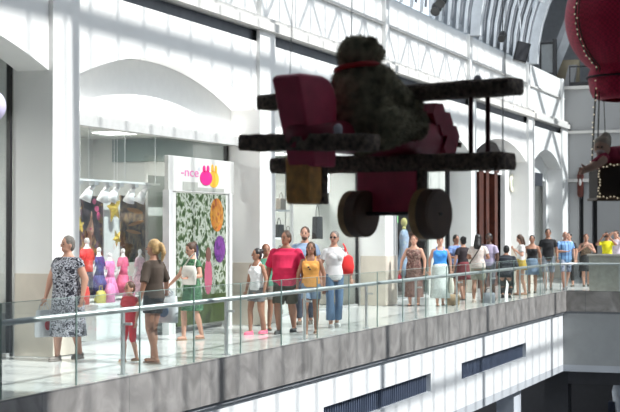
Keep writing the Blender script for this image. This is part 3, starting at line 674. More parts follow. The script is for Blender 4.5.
# ================================================================== THE HANGING BIPLANE WITH THE BEAR
O = pt(388, 150, 11)
R3 = Vector((CP, SP, 0)); F3 = Vector((-SP, CP, 0))
Wv = R3*.8-F3*.6; Nv = R3*.6+F3*.8
X0 = 11*78/F
def wz(px, py, n):     # (w, z) in the plane's own frame of a photo point lying n metres ahead
    k = (px-310)/F; w_ = (k*(11+.8*n)-X0-.6*n)/(.8+.6*k); d = 11-.6*w_+.8*n
    return w_, CAMZ+d*(230-py)/F - O.z
yaw = math.atan2(Wv.y, Wv.x)          # local x = wing axis, local y = nose direction
bark = mat('dark_bark', (.15, .11, .085), .8, var=.6, scale=30, bump=1.0, bscale=60)
crim = mat('crimson_paint', (.24, .012, .035), .4, var=.15)
crim2 = mat('crimson_panel', (.52, .05, .11), .5, var=.15)
ochre = mat('ochre_wood', (.70, .36, .10), .5, var=.3, scale=12)
t = thing('hanging_biplane', 'dark red toy biplane hanging on wires with a bear on it', 'toy plane', O, yaw)
def wing(px0, py0, px1, py1, n, chord, th, name):
    a, za = wz(px0, py0, n); b, zb_ = wz(px1, py1, n)
    q = MB(); N_ = 24; vs = []; rs = random.Random(px0)
    for i in range(N_+1):
        f = i/N_; x = a+(b-a)*f; z = za+(zb_-za)*f
        prof = [(-chord/2, -th*.3), (-chord/2, th*.3), (-chord*.42, th/2), (chord*.42, th/2), (chord/2, th*.25), (chord/2, -th*.25), (chord*.42, -th/2), (-chord*.42, -th/2)]
        vs += [(x, n+u+rs.uniform(-.004, .004), z+v+rs.uniform(-.004, .004)) for u, v in prof]
    fs = []
    for i in range(N_):
        o = i*8; fs += [(o+j, o+8+j, o+8+(j+1) % 8, o+(j+1) % 8) for j in range(8)]
    fs += [tuple(range(8)), tuple(range(N_*8, N_*8+8))[::-1]]
    q.add(vs, fs); return q.build(name, bark, t, True)
wing(266, 103, 516, 86, .25, .24, .115, 'upper_wing')
wing(279, 166, 508, 161, .25, .24, .125, 'lower_wing')
wing(247, 143, 372, 142, -.85, .2, .115, 'tailplane')
# fuselage: tapered crimson hull
zf0 = wz(388, 155, 0)[1]
q = MB(); rows = []
for n_, hw, z0, z1 in ((-.95, .10, -.02, .14), (-.6, .15, -.03, .18), (-.2, .19, -.04, .24), (.3, .20, -.04, .27), (.6, .18, -.03, .27), (.78, .14, .0, .24), (.9, .07, .03, .15)):
    pr_ = []
    for i in range(16):
        a = 2*PI*i/16; c, s_ = math.cos(a), math.sin(a)
        pr_.append((-.12+hw*math.copysign(abs(c)**.6, c), n_, (z0+z1)/2+(z1-z0)/2*math.copysign(abs(s_)**.6, s_)))
    rows.append(pr_)
vs = [p for r_ in rows for p in r_]; fs = []
for i in range(len(rows)-1):
    o = i*16; fs += [(o+j, o+(j+1) % 16, o+16+(j+1) % 16, o+16+j) for j in range(16)]
fs += [tuple(range(16))[::-1], tuple(range(len(vs)-16, len(vs)))]
q.add(vs, fs); fus = q.build('fuselage', crim, t, True)
q = MB(); n = 16; q.path([(-.12+.15*math.cos(2*PI*i/n), -.28+.2*math.sin(2*PI*i/n), .24) for i in range(n)], .012, 6, closed=True); q.build('cockpit_rim', M['white'], fus, True)
# jagged engine front with propeller blades
q = MB()
for k, (n_, z, r) in enumerate(((.62, .30, .10), (.72, .23, .11), (.82, .14, .10), (.78, .05, .10))):
    q.tube((-.30, n_, z), (.06, n_, z), r, r*.95, 6)
q.build('engine_cylinders', crim, t)
q = MB(); q.tube((-.12, .85, .10), (-.12, 1.02, .10), .05, .02, 12); q.build('propeller_hub', bark, t)
for s_ in (-1, 1):
    q = MB(); q.box(-.02, .02, .96, .98, 0, .16, T=Matrix.Translation((-.12, 0, .10)) @ Matrix.Rotation(1.1*s_+.6, 4, 'Y')); q.build('propeller_blade', bark, t)
# tail fin: thick slab with rounded top
nb = -1.05
wl_, ztop = wz(270, 74, nb); wr_, _ = wz(297, 74, nb); _, zbot = wz(297, 165, nb)
q = MB()
fin = [(0.20, zbot), (.46, zbot), (.47, ztop*.5), (.47, ztop-.16), (.44, ztop-.08), (.38, ztop-.02), (.3, ztop), (.05, ztop), (.01, ztop-.03)]
wid = wr_-wl_
q.prism(fin, lambda u, v, w_: (w_, nb+u, v), wl_, wr_); q.build('tail_fin', crim2, t, bevel=.02)
# ochre tail skid
a, z1 = wz(294, 164, -.75); b, z0 = wz(317, 204, -.75)
q = MB(); q.prism([(-.10, z1+.05), (.06, z1+.05), (.06, z0+.04), (.03, z0), (-.08, z0), (-.10, z0+.03)], lambda u, v, w_: (w_, -.75+u, v), a, b); q.build('tail_skid', ochre, t, bevel=.01)
q = MB(); q.box(a+.0, b+.0, -.70+.02, -.62, z0+.0, z1+.05); q.build('skid_support', bark, t)
# undercarriage panel and posts
a, z1 = wz(359, 172, .2); b, z0 = wz(419, 214, .2)
q = MB(); q.box(a, b, .17, .23, z0, z1+.04); q.build('undercarriage_panel', crim2, t, bevel=.008)
q = MB(); q.box(b, b+.05, .17, .23, z0+.12, z1+.04); q.build('undercarriage_post', bark, t)
for (pxc, pyc, r) in ((359, 214, .175), (431, 214, .185)):
    w_, z = wz(pxc, pyc, .10)
    q = MB(); q.tube((w_-.07, .10, z), (w_+.07, .10, z), r, n=36); q.tube((w_+.07, .10, z), (w_+.075, .10, z), r*.9, n=36); wh = q.build('wheel', mat('wheel_brown', (.13, .08, .055), .6, var=.2), t, bevel=.008)
    q = MB(); q.tube((w_-.076, .10, z), (w_-.02, .10, z), r*1.01, n=36); q.build('tyre_band', mat('tyre_brass', (.42, .27, .12), .5, var=.3), wh)
    q = MB(); q.tube((w_+.07, .10, z), (w_+.09, .10, z), .012, n=16); q.build('hub', M['black'], wh)
w0_, z_ = wz(359, 214, .1); w1_, _ = wz(431, 214, .1)
q = MB(); q.tube((w0_, .1, z_), (w1_, .1, z_), .015); q.build('axle', M['black'], t)
# wing struts
for px, n_ in ((471, .17), (488, .30), (290, .17), (300, .3)):
    a, z1 = wz(px, 97 if px > 400 else 103, n_); b, z0 = wz(px, 158, n_)
    q = MB(); q.tube((a, n_, z0), (a, n_, z1), .018); q.build('strut', mat('strut_maroon', (.08, .008, .014), .5), t)
# small frosted bulbs on the wings
for px, py, n_ in ((338, 129, -.85), (478, 80, .25)):
    a, z = wz(px, py, n_); q = MB(); q.tube((a, n_, z-.05), (a, n_, z), .03, n=12); q.ell((a, n_, z), (.032, .032, .04)); q.build('bulb', mat('frosted_bulb', (.6, .6, .68), .4), t, True)
# suspension wires up to the vault
for px, py, n_, w2 in ((505, 86, .25, 0), (290, 72, -.85, .15), (350, 100, .25, 0)):
    a, z = wz(px, py, n_); top_ = 12.6-O.z
    q = MB(); q.tube((a, n_, z-.02), (a+w2, n_+.3, top_-.8), .0035, n=5); q.build('suspension_wire', M['chrome'], t)
a, z = wz(505, 95, .4); q = MB(); q.tube((a, .37, z), (a, .37, wz(505, 160, .4)[1]), .006, n=5); q.build('rigging_wire', M['chrome'], t)

# ---- the bear, sitting in the cockpit, back to us
random.seed(3)
bl = MB()
def bp(px, py, n): w_, z = wz(px, py, n); return Vector((w_, n, z))
bn = -.30
def sz(px): return px*.0073
bl.ell(bp(362, 114, bn), (sz(32), sz(30), sz(40))); bl.ell(bp(360, 86, bn), (sz(26), sz(24), sz(22)))
bl.ell(bp(358, 55, bn+.02), (sz(19), sz(22), sz(19))); bl.ell(bp(366, 50, bn+.05), (sz(14), sz(18), sz(13))); bl.ell(bp(374, 54, bn+.16), (sz(10), sz(12), sz(10)))
bl.ell(bp(371, 42, bn), (sz(7), sz(3.5), sz(7))); bl.ell(bp(349, 43, bn), (sz(7), sz(3.5), sz(7)))
bl.limb(bp(378, 80, bn+.05), bp(398, 100, bn+.35), .12, .10, 14); bl.limb(bp(398, 100, bn+.35), bp(412, 102, bn+.55), .10, .09, 14)
bl.limb(bp(348, 82, bn+.05), bp(352, 100, bn+.4), .12, .10, 14)
bl.limb(bp(380, 126, bn+.0), bp(408, 124, bn+.40), .17, .11, 16); bl.ell(bp(416, 124, bn+.5), (.09, .10, .12))
bl.limb(bp(352, 128, bn+.1), bp(362, 130, bn+.5), .15, .11, 16)
bm0 = bl.remesh(.018, 3)
# fur tufts over the whole skin
fur = MB(); fur.v = list(bm0.v); fur.f = list(bm0.f); fur.m = list(bm0.m)
for k in range(14000):
    f = bm0.f[random.randrange(len(bm0.f))]; P = [Vector(bm0.v[i]) for i in f]; c = sum(P, Vector())/len(P)
    nn = (P[1]-P[0]).cross(P[2]-P[0]); nn.normalize(); tg = (P[1]-P[0]).normalized()
    d = (nn*1.0+Vector((random.uniform(-.5, .5), random.uniform(-.5, .5), -.5+random.uniform(-.4, .4)))).normalized()*random.uniform(.015, .032)
    s_ = tg*.004; b_ = nn.cross(tg)*.004
    fur.add([c-s_-nn*.003, c+s_-nn*.003, c+b_-nn*.003, c+d], [(0, 1, 3), (1, 2, 3), (2, 0, 3)])
bear = fur.build('teddy_bear', mat('bear_fur', (.24, .215, .14), .95, var=.5, scale=14), None, True)
bear.location = O; bear.rotation_euler = (0, 0, yaw)
tag(bear, 'large dark brown teddy bear sitting on the hanging biplane', 'teddy bear')
q = MB(); c = bp(358, 68, bn); n = 24; q.path([(c.x+.155*math.cos(2*PI*i/n), c.y+.16*math.sin(2*PI*i/n), c.z+.02*math.cos(2*PI*i/n)) for i in range(n)], .02, 8, closed=True)
q.build('neck_scarf', mat('scarf_red', (.4, .012, .016), .7), bear, True)
c = bp(373, 52, bn+.16); q = MB(); q.ell((c.x+.03, c.y+.085, c.z+.01), (.025, .02, .02)); q.build('nose', M['black'], bear, True)
c = bp(362, 50, bn+.06)
for s_ in (-1, 1): q = MB(); q.ell((c.x+.03+s_*.05, c.y+.13, c.z+.03), .014, seg=10, rings=8); q.build('eye', M['black'], bear, True)

# ================================================================== BALLOON WITH BASKET AND ELF
bc = pt(627, 18, 13); Rb = 61*13/F
t = thing('toy_hot_air_balloon', 'crimson knitted toy hot air balloon hanging at the right edge', 'toy balloon', bc)
prof = []
for k in range(30):
    a = PI*k/29*.80; r = Rb*math.sin(a); z = Rb*1.02*math.cos(a); prof.append((r, z))
rb_, zb_ = prof[-1]
for (r, z) in ((.335, zb_-.07), (.325, zb_-.14), (.315, zb_-.2), (.29, zb_-.25), (.22, zb_-.275)): prof.append((r, z))
prof[0] = (.004, prof[0][1])
q = MB(); n = 48; vs = []
for r, z in prof:
    for j in range(n):
        a = 2*PI*j/n; rr = r*(1-.012*abs(math.cos(a*6))) ; vs.append((rr*math.cos(a), rr*math.sin(a), z))
fs = []
for i in range(len(prof)-1):
    o = i*n; fs += [(o+j, o+n+j, o+n+(j+1) % n, o+(j+1) % n) for j in range(n)]
q.add(vs, fs)
m_, tt_, pp_ = nt('crimson_knit'); nn_ = tt_.nodes; ll = tt_.links
wv = nn_.new('ShaderNodeTexChecker'); wv.inputs['Scale'].default_value = 45; tc_ = nn_.new('ShaderNodeTexCoord'); ll.new(tc_.outputs['Object'], wv.inputs[0])
wv.inputs['Color1'].default_value = (.75, .02, .09, 1); wv.inputs['Color2'].default_value = (.55, .012, .06, 1); ll.new(wv.outputs[0], pp_.inputs['Base Color']); pp_.inputs['Roughness'].default_value = .8
pp_.inputs['Sheen Weight'].default_value = .3
q.build('envelope', m_, t, True)
q = MB(); q.path([(.342*math.cos(2*PI*i/30), .342*math.sin(2*PI*i/30), zb_-.08) for i in range(30)], .01, 6, closed=True); q.build('hem_band', mat('dark_hem', (.05, .02, .03), .7), t, True)
# twin strings of small lamps down the side to the basket
bulbm = mat('fairy_lamp', (.8, .75, .6), .3, emit=(1, .85, .6), es=.5)
gm = mat('garland_wire', (.05, .05, .03), .7)
ang = math.radians(228)
line = []
for (r, z) in prof[4:30]: line.append(Vector((r*1.03*math.cos(ang), r*1.03*math.sin(ang), z)))
bkc = pt(627, 182, 13)-bc
end = Vector((-.28, -.12, bkc.z+.17))
q = MB(); q.path(line+[end], .007, 6); g = q.build('lamp_garland', gm, t)
q = MB(); line2 = [v+Vector((.03, -.03, 0)) for v in line]; q.path(line2+[end+Vector((.05, -.02, 0))], .006, 6); q.build('rope', gm, t)
rs = random.Random(5); full = line+[line[-1]+(end-line[-1])*k/14 for k in range(1, 15)]
bulb_me = MB().ell((0, 0, 0), .0065, seg=6, rings=4).mesh('fairy_bulb', bulbm, True)
def bulb(p, par):
    o = bpy.data.objects.new('fairy_bulb', bulb_me); C.objects.link(o); o.parent = par; o.location = p
for p in full: bulb(p+Vector((rs.uniform(-.012, .012), -.012, rs.uniform(-.01, .01))), g)
for a in (20, 140, 300):
    q = MB(); a = math.radians(a); q.tube((.3*math.cos(a), .3*math.sin(a), zb_-.2), (.27*math.cos(a), .27*math.sin(a), bkc.z+.14), .004, n=5); q.build('rope', gm, t)
q = MB(); q.tube((0, 0, Rb), (0, 0, 12.9-bc.z), .004, n=5); q.build('suspension_wire', M['chrome'], t)
wick = pattern('dark_wicker', [(.4, (.02, .015, .012)), (.6, (.05, .035, .025))], 60, 'wave')
T_ = Matrix.Translation(bkc) @ Matrix.Rotation(math.asin(SP), 4, 'Z')
q = MB(); q.box(-.29, .29, -.22, -.20, -.15, .14, T=T_); q.box(-.29, .29, .20, .22, -.15, .14, T=T_); q.box(-.29, -.27, -.2, .2, -.15, .14, T=T_); q.box(.27, .29, -.2, .2, -.15, .14, T=T_); q.box(-.27, .27, -.2, .2, -.15, -.13, T=T_)
bk_ = q.build('basket', wick, t, bevel=.01)
q = MB()
for zz in (.14, -.15): q.path([T_ @ Vector((x, y, zz)) for x, y in ((-.295, -.225), (.295, -.225), (.295, .225), (-.295, .225))], .012, 6, closed=True)
q.build('rim', mat('wicker_rim', (.10, .06, .035), .6), bk_)
for k in range(20): bulb(T_ @ Vector((-.28+k*.03, -.238, .14+rs.uniform(-.02, .02))), bk_); bulb(T_ @ Vector((-.28+k*.03, -.238, -.14+rs.uniform(-.01, .01))), bk_)
for k in range(12): bulb(T_ @ Vector((-.29+rs.uniform(-.012, .012), -.238, -.13+k*.024)), bk_)
# elf doll lying over the basket edge
def ep(px, py, dd=0): return pt(px, py, 13+dd)
e = MB(); e.ell(ep(602, 148, -.15), (.068, .068, .078)); e.ell(ep(600, 156, -.2), (.022, .022, .018)); e.limb(ep(606, 155, -.13), ep(612, 160, -.1), .04, .05)
e.limb(ep(603, 160, -.25), ep(592, 167, -.3), .042, .035); e.limb(ep(592, 167, -.3), ep(584, 170, -.28), .034, .030)
e.limb(ep(612, 158, -.1), ep(640, 158, .0), .09, .10)
em = e.remesh(.009, 2)
for k in range(4): em.limb(ep(584, 168+k*1.6, -.28-.012*k), ep(579.5, 168.5+k*1.8, -.28-.012*k), .009, .007, 8)
em.limb(ep(585, 167, -.3), ep(582, 164.5, -.32), .01, .008, 8)
elf = em.build('elf_doll', mat('doll_cloth_skin', (.62, .40, .30), .8), None, True); tag(elf, 'rag doll with a grey cap leaning out over the basket edge', 'doll')
q = MB(); q.ell(ep(603, 143, -.13), (.075, .075, .065)); q.ell(ep(606, 139, -.1), (.05, .05, .06)); q.build('cap', mat('cap_grey', (.50, .44, .36), .9, var=.3), elf, True)
q = MB(); q.limb(ep(604, 158, -.22), ep(596, 164, -.27), .05, .045); q.limb(ep(613, 158, -.1), ep(640, 157, .0), .10, .11); q.build('coat', mat('coat_crimson', (.35, .02, .06), .8), elf, True)
q = MB(); q.ell(ep(600, 152, -.215), (.045, .03, .02)); q.build('moustache', mat('wool_white', (.75, .65, .6), .9), elf, True)
for s_ in (-1, 1): q = MB(); q.ell(ep(600+s_*2.2, 147, -.215), .008, seg=8, rings=6); q.build('eye', M['black'], elf, True)

# ================================================================== HIGH DETAILS
def spot(px, py, d, label):
    p = pt(px, py, d); t = thing('roof_spotlight', label, 'spotlight', p, 0, 'black spotlights under the roof')
    q = MB(); q.ell((0, 0, 0), (.12, .12, .13)); q.build('lamp_head', M['black'], t, True)
    q = MB(); q.tube((0, -.02, -.03), (0, -.14, -.12), .07, .11, 16); q.build('visor', M['black'], t)
    q = MB(); q.tube((0, 0, .1), (0, 0, 2.5), .015, n=6); q.build('stem', M['black'], t)
spot(437, 7, 34, 'round black spotlight under the roof at the top of the picture'); spot(442, -1, 33, 'round black spotlight cut off by the top of the picture'); spot(503, 35, 42, 'round black spotlight left of the black loudspeaker')
p = pt(522, 52, 46); t = thing('loudspeaker', 'black box loudspeaker hanging tilted under the roof', 'speaker', p, .3)
q = MB(); q.box(-.21, .21, -.18, .18, -.30, .30, T=Matrix.Rotation(.25, 4, 'Y')); q.build('cabinet', M['black'], t, bevel=.02)
q = MB(); q.box(-.17, .17, -.195, -.18, -.26, .26, T=Matrix.Rotation(.25, 4, 'Y')); q.build('grille', mat('speaker_grille', (.03, .03, .035), .7), t)
q = MB(); q.tube((0, 0, .3), (-.1, .2, 2.0), .02, n=6); q.build('bracket', M['steel_w'], t)
for i, yc in enumerate((33.3, 41.0, 44.0, 48.6)):
    q = MB(); q.tube((VC-VA+.6, yc, 9.6), (VC+VA-.6, yc, 9.6), .03, n=6); q.tube((VC-VA+.6, yc, 9.6), (VC-2.5, yc, 12.6), .025, n=6); q.tube((VC-4.2, yc, 9.6), (VC-5.4, yc, 11.0), .02, n=6); struct('trim_%d' % (22+i), q, M['steel_w'])
# terrace screens and railing over the end wall
def ey(px): return (px-310)/F
Y_ = YEND+.5; d_ = 55.5
xa, xb, xc = ex(540, Y_), ex(554, Y_), ex(557, Y_)
z0, z1 = 6.9, CAMZ+d_*(230-41)/F
t = thing('projection_screen', 'black framed grey screen standing on the terrace', 'screen', (xa, Y_, z0))
q = MB(); q.box(0, xb-xa, -.03, .03, z1-z0-.08, z1-z0); q.box(0, xb-xa, -.03, .03, .62, .70); q.box(0, .07, -.03, .03, 0, z1-z0); q.build('frame', M['black'], t)
q = MB(); q.box(.07, xb-xa, -.01, .01, .70, z1-z0-.08); q.build('sheet', mat('screen_grey', (.33, .35, .35), .5), t)
q = MB(); q.box(xb-xa-.02, xc-xa, -.08, .08, 0, z1-z0+.1); q.build('post', M['black'], t)
x0 = -10.6
t = thing('terrace_railing', 'black metal railing along the terrace above the end wall', 'railing', (x0, YEND+.3, 6.9))
zr = CAMZ+55.3*(230-66)/F-6.9
q = MB(); q.box(0, 12, -.025, .025, zr-.05, zr); q.build('top_rail', M['black'], t)
for k in range(9):
    q = MB(); q.box(k*1.3, k*1.3+.04, -.02, .02, 0, zr-.05); q.build('post', M['black'], t)
q = MB(); q.box(0, 12, -.01, .01, .06, .30); q.build('kick_plate', M['black'], t)
q = MB(); xa, xb = ex(563, YEND+.9), ex(575, YEND+.9); q.prism([(xa, 6.9), (xb-.05, 6.9), (xb+.1, zr+6.9+.1), (xa+.25, zr+6.9+.1)], lambda u, v, w_: (u, w_, v), YEND+.8, YEND+1.0)
tag(q.build('pale_board', M['endwall']), 'pale leaning board behind the black terrace railing', 'board')
q = MB(); xa, xb = ex(552, YEND+1.6), ex(580, YEND+1.6); z_ = CAMZ+57*(230-61)/F; q.box(xa, xb, YEND+1.5, YEND+1.7, 6.9, z_); tag(q.build('wooden_ledge', mat('ledge_ochre', (.45, .38, .26), .6)), 'ochre ledge on the terrace behind the railing', 'ledge')
# red paddle-shaped banner beside the end wall
p = pt(580.5, 184, 52); t = thing('wall_lantern', 'long red-brown wall lantern on the dark strip of the end wall', 'lantern', (ex(580.5, YEND-.1), YEND-.1, p.z))
t.location.z = CAMZ+55.2*(230-184)/F
q = MB(); q.loft([(0, 0, -.5, .06, .04), (0, 0, -.42, .12, .06), (0, 0, .3, .12, .06), (0, 0, .42, .08, .05), (0, 0, .5, .03, .03)], 16); q.build('shade', mat('lantern_redbrown', (.10, .02, .012), .5, var=.3), t, True)
q = MB(); q.ell((0, -.06, .05), (.05, .02, .13)); q.build('emblem', M['cornice'], t, True)
q = MB(); q.box(-.03, .03, -.02, .1, -.56, -.5); q.box(-.03, .03, .0, .1, .5, .56); q.build('bracket', M['black'], t)
# vehicle-like white thing seen through the ground floor arch
p = pt(621, 400, 46)
t = thing('display_stand', 'white and blue stand glimpsed through the dark ground floor arch', 'stand', (p.x, p.y, -6.1))
q = MB(); q.loft([(0, 0, 0, .35, .35), (0, 0, .1, .3, .3), (0, 0, 2.3, .22, .22), (0, 0, 2.9, .3, .25), (0, 0, 3.2, .22, .2)], 16); q.build('column', mat('stand_white', (.7, .75, .8), .5), t, True)
q = MB(); q.box(-.38, -.2, -.2, .2, 2.0, 2.6); q.build('side_panel', mat('stand_blue', (.02, .03, .06), .5), t)
# ================================================================== PEOPLE
SK = {'fair': mat('skin_fair', (.50, .27, .19), .55, var=.05), 'tan': mat('skin_tan', (.33, .16, .10), .55, var=.05), 'dark': mat('skin_dark', (.09, .045, .03), .5, var=.05)}
HR = {'grey': mat('hair_grey', (.14, .125, .11), .7, var=.4, scale=30), 'brown': mat('hair_brown', (.07, .035, .02), .6, var=.4, scale=30), 'blond': mat('hair_blond', (.42, .27, .12), .6, var=.35, scale=30),
      'black': mat('hair_black', (.012, .010, .010), .5, var=.3, scale=30), 'auburn': mat('hair_auburn', (.16, .06, .03), .6, var=.4, scale=30), 'white': mat('hair_white', (.55, .53, .5), .7, var=.2, scale=30)}
EYE = mat('eye_dark', (.02, .015, .012), .3); LIP = mat('lips', (.35, .08, .07), .5)
def cloth(nm, rgb): return mat(nm, [c*.8 for c in rgb], .85, var=.08, scale=10, bump=.3, bscale=9)
def hand(mb, wr, d, side, r=1.0, curl=.5):
    d = d.normalized(); up = Vector((side, 0, 0)) ; up = (up-d*up.dot(d)); up.normalize(); nrm = d.cross(up)
    palm = wr+d*.05*r
    q = MB(); T = Matrix((up, nrm, d)).transposed()
    mb.ell(palm, (.038*r, .016*r, .05*r), T=T.to_3x3(), seg=10, rings=8)
    for k, L in enumerate((.062, .074, .070, .056)):
        b = palm+d*.035*r+up*(.027-.018*k)*r; m_ = b+(d*math.cos(curl*.5)+nrm*side*math.sin(curl*.5))*L*.5*r; e_ = m_+(d*math.cos(curl*1.6)+nrm*side*math.sin(curl*1.6))*L*.5*r
        mb.limb(b, m_, .0085*r, .008*r, 6); mb.limb(m_, e_, .008*r, .0065*r, 6)
    b = palm+up*.03*r-d*.02*r; m_ = b+(up*.7+d*.6).normalized()*.03*r; mb.limb(b, m_, .011*r, .010*r, 6); mb.limb(m_, m_+(up*.2+d*.9).normalized()*.028*r, .010*r, .008*r, 6)
ARMS = {  # elbow, wrist for the right arm (x negative); mirrored for the left; metres at 1.70 m, forward = -y
    'down': ((-.24, .02, 1.12), (-.25, -.05, .87)), 'swing_f': ((-.23, -.08, 1.13), (-.22, -.22, .93)), 'swing_b': ((-.24, .12, 1.14), (-.25, .10, .89)),
    'bag': ((-.27, .02, 1.12), (-.30, -.04, .87)), 'fold': ((-.25, .0, 1.12), (-.05, -.22, 1.12)), 'hold': ((-.24, -.02, 1.13), (-.16, -.24, 1.10)),
    'up': ((-.30, -.16, 1.32), (-.10, -.24, 1.55)), 'chest': ((-.26, -.04, 1.13), (-.08, -.20, 1.28)), 'shoulder': ((-.27, -.02, 1.15), (-.20, -.16, 1.33)), 'out': ((-.30, -.02, 1.14), (-.44, -.12, .97)), 'reach': ((-.30, -.12, 1.22), (-.36, -.36, 1.14))}
def person(label, px, pyf, H, turn, skin='fair', hair='brown', style='short', build=1.0, arms=('down', 'down'), stride=.1, lean=0, crouch=0, look=0, nod=0,
           top=None, tops='short', topz=.88, low=None, lows='shorts', lowz=.55, dress=None, dressz=.5, flare=1.4, shoe=(.1, .08, .06), sandal=False, beard=None, group=None, cross=None, fem=True, glasses=False, z=0):
    loc = foot(px, pyf); s = H/1.70
    face = math.atan2(-loc.y, -loc.x)                       # towards the camera
    t = thing('person', label, 'person', (loc.x, loc.y, z), face+PI/2+math.radians(turn), group); t.scale = (s,)*3
    kid = H < 1.3; hs = 1.0+max(0, (1.5-H))*.55
    bw = build
    LZ = Matrix.Rotation(lean, 4, 'X')
    def L(p):            # lean the upper body about the hips
        p = Vector(p); h = Vector((0, 0, .95)); f = min(1, max(0, (p.z-.9)/.1)); p = p if lean == 0 else h*1.0+(LZ @ (p-h))*f+(p-h)*(1-f)
        return p+Vector((0, crouch*.5, -crouch))
    hw = .095 if not fem else .088; sw = (.185 if not fem else .165)*(1+(bw-1)*.5)
    st = stride
    legs = {-1: (Vector((-hw, 0, .90)), Vector((-hw-.005, -st*.5-.03, .49)), Vector((-hw*.9, -st*.75, .085))), 1: (Vector((hw, 0, .90)), Vector((hw+.005, st*.25-.03, .49)), Vector((hw*.9, st, .085+abs(st)*.12)))}
    if crouch:
        for k, (h_, kn, an) in list(legs.items()):
            h2 = h_+Vector((0, crouch*.5, -crouch)); mid = (h2+an)/2; hl = (h2-an).length/2; mid += Vector((k*.02, -math.sqrt(max(.0, .41**2-hl*hl)), 0)); legs[k] = (h2, mid, an)
    bod = MB(); lw_ = 1+(bw-1)*.6
    for k, (h_, kn, an) in legs.items():
        bod.limb(h_, kn, .083*lw_, .056*lw_, 12); bod.limb(kn, an+(kn-an)*.62+Vector((0, .012, 0)), .054*lw_, .056*lw_, 12); bod.limb(an+(kn-an)*.62+Vector((0, .012, 0)), an, .053*lw_, .036, 12)
        bod.ell(an+Vector((0, -.055, -.045)), (.038, .105, .03)); bod.ell(an+Vector((0, .02, -.045)), (.033, .04, .035))
    def torso(g, off, z0, z1):
        rows = [(0, .005, .82, .13*bw, .10*bw), (0, .005, .90, .165*bw, .115*bw), (0, 0, 1.0, (.155 if fem else .15)*bw, .105*bw), (0, -.012*(bw-1)*10 if bw > 1.15 else 0, 1.1, (.128 if fem else .142)*bw, .10*bw*(1.12 if bw > 1.15 else 1)),
                (0, -.012, 1.22, .150*bw, (.122 if fem else .115)*bw), (0, -.004, 1.32, .160*bw, .108*bw), (0, 0, 1.37, sw*.90, .080), (0, .003, 1.41, sw*.68, .070), (0, .005, 1.44, sw*.42, .060), (0, .005, 1.47, .060, .056)]
        out = []
        def at_(z):
            for a, b in zip(rows, rows[1:]):
                if a[2] <= z <= b[2]:
                    f = (z-a[2])/(b[2]-a[2]); return tuple(a[i]+(b[i]-a[i])*f for i in range(5))
            return rows[0] if z < rows[0][2] else rows[-1]
        zz = [z0]+[r[2] for r in rows if z0+.005 < r[2] < z1-.005]+[z1]
        rr = [at_(z) for z in zz]
        n = 22; vs = []
        for (cx, cy_, z_, rx, ry), zq in zip(rr, zz):
            vs += [L((cx+(rx+off)*math.cos(2*PI*j/n), cy_+(ry+off)*math.sin(2*PI*j/n), zq)) for j in range(n)]
        fs = []
        for i in range(len(rr)-1):
            o = i*n; fs += [(o+j, o+(j+1) % n, o+n+(j+1) % n, o+n+j) for j in range(n)]
        g.add(vs, fs+[tuple(range(n))[::-1], tuple(range((len(rr)-1)*n, len(rr)*n))])
    torso(bod, 0, .82, 1.47)
    if fem and not kid:
        for a in (-1, 1): bod.ell(L((a*.068*bw, -.095*bw, 1.25)), (.06, .055, .06))
    arm = {}
    for a, nm in zip((-1, 1), arms):
        e, w_ = ARMS[nm]; sh = L((a*sw*.93, 0, 1.35)); el = L((-a*e[0]*(1 if a == -1 else 1)*-1 if False else a*abs(e[0])*(1+(bw-1)*.6), e[1], e[2])); wr = Vector(w_); wr = L((a*(-wr.x)*(1+(bw-1)*.6), wr.y, wr.z))
        arm[a] = (sh, el, wr); aw = 1+(bw-1)*.7
        bod.limb(sh, el, .050*aw, .040*aw, 12); bod.limb(el, wr, .040*aw, .026, 12)
    hc = L((0, -.015, 1.585)); hc += Vector((0, -math.sin(nod)*.05, -(1-math.cos(nod))*.05))
    HM = (Matrix.Rotation(math.radians(look), 4, 'Z') @ Matrix.Rotation(nod+lean*.6, 4, 'X'))
    def hp(x, y, z_): return hc+(HM @ Vector((x, y, z_)))*hs
    R3_ = HM.to_3x3()
    bod.limb(L((0, .01, 1.42)), hc+Vector((0, .015, -.05)), .056, .052, 12)
    bod.ell(hc+(HM @ Vector((0, .008, .012)))*hs, (.074*hs, .093*hs, .112*hs), T=R3_); bod.ell(hp(0, -.022, -.055), (.055*hs, .060*hs, .055*hs), T=R3_)
    bod.limb(hp(0, -.088, .012), hp(0, -.103, -.018), .010*hs, .014*hs, 8)
    for a in (-1, 1): bod.ell(hp(a*.076, .005, -.005), (.012*hs, .02*hs, .03*hs), T=R3_, seg=8, rings=6)
    near = pyf > 320
    g = bod.remesh(.0105 if near else .014, 2)
    for a in (-1, 1):
        sh, el, wr = arm[a]; hand(g, wr, (wr-el), a*1.0, 1.0, .7)
        g.ell(hp(a*.031, -.080, .012), (.013*hs, .008*hs, .008*hs), T=R3_, seg=10, rings=6, mi=1)
        g.limb(hp(a*.018, -.088, .032), hp(a*.046, -.078, .033), .004*hs, .003*hs, 6, mi=1)
    g.ell(hp(0, -.080, -.052), (.022*hs, .008*hs, .007*hs), T=R3_, seg=10, rings=6, mi=2)
    g.build('body', [SK[skin], EYE, LIP], t, True)
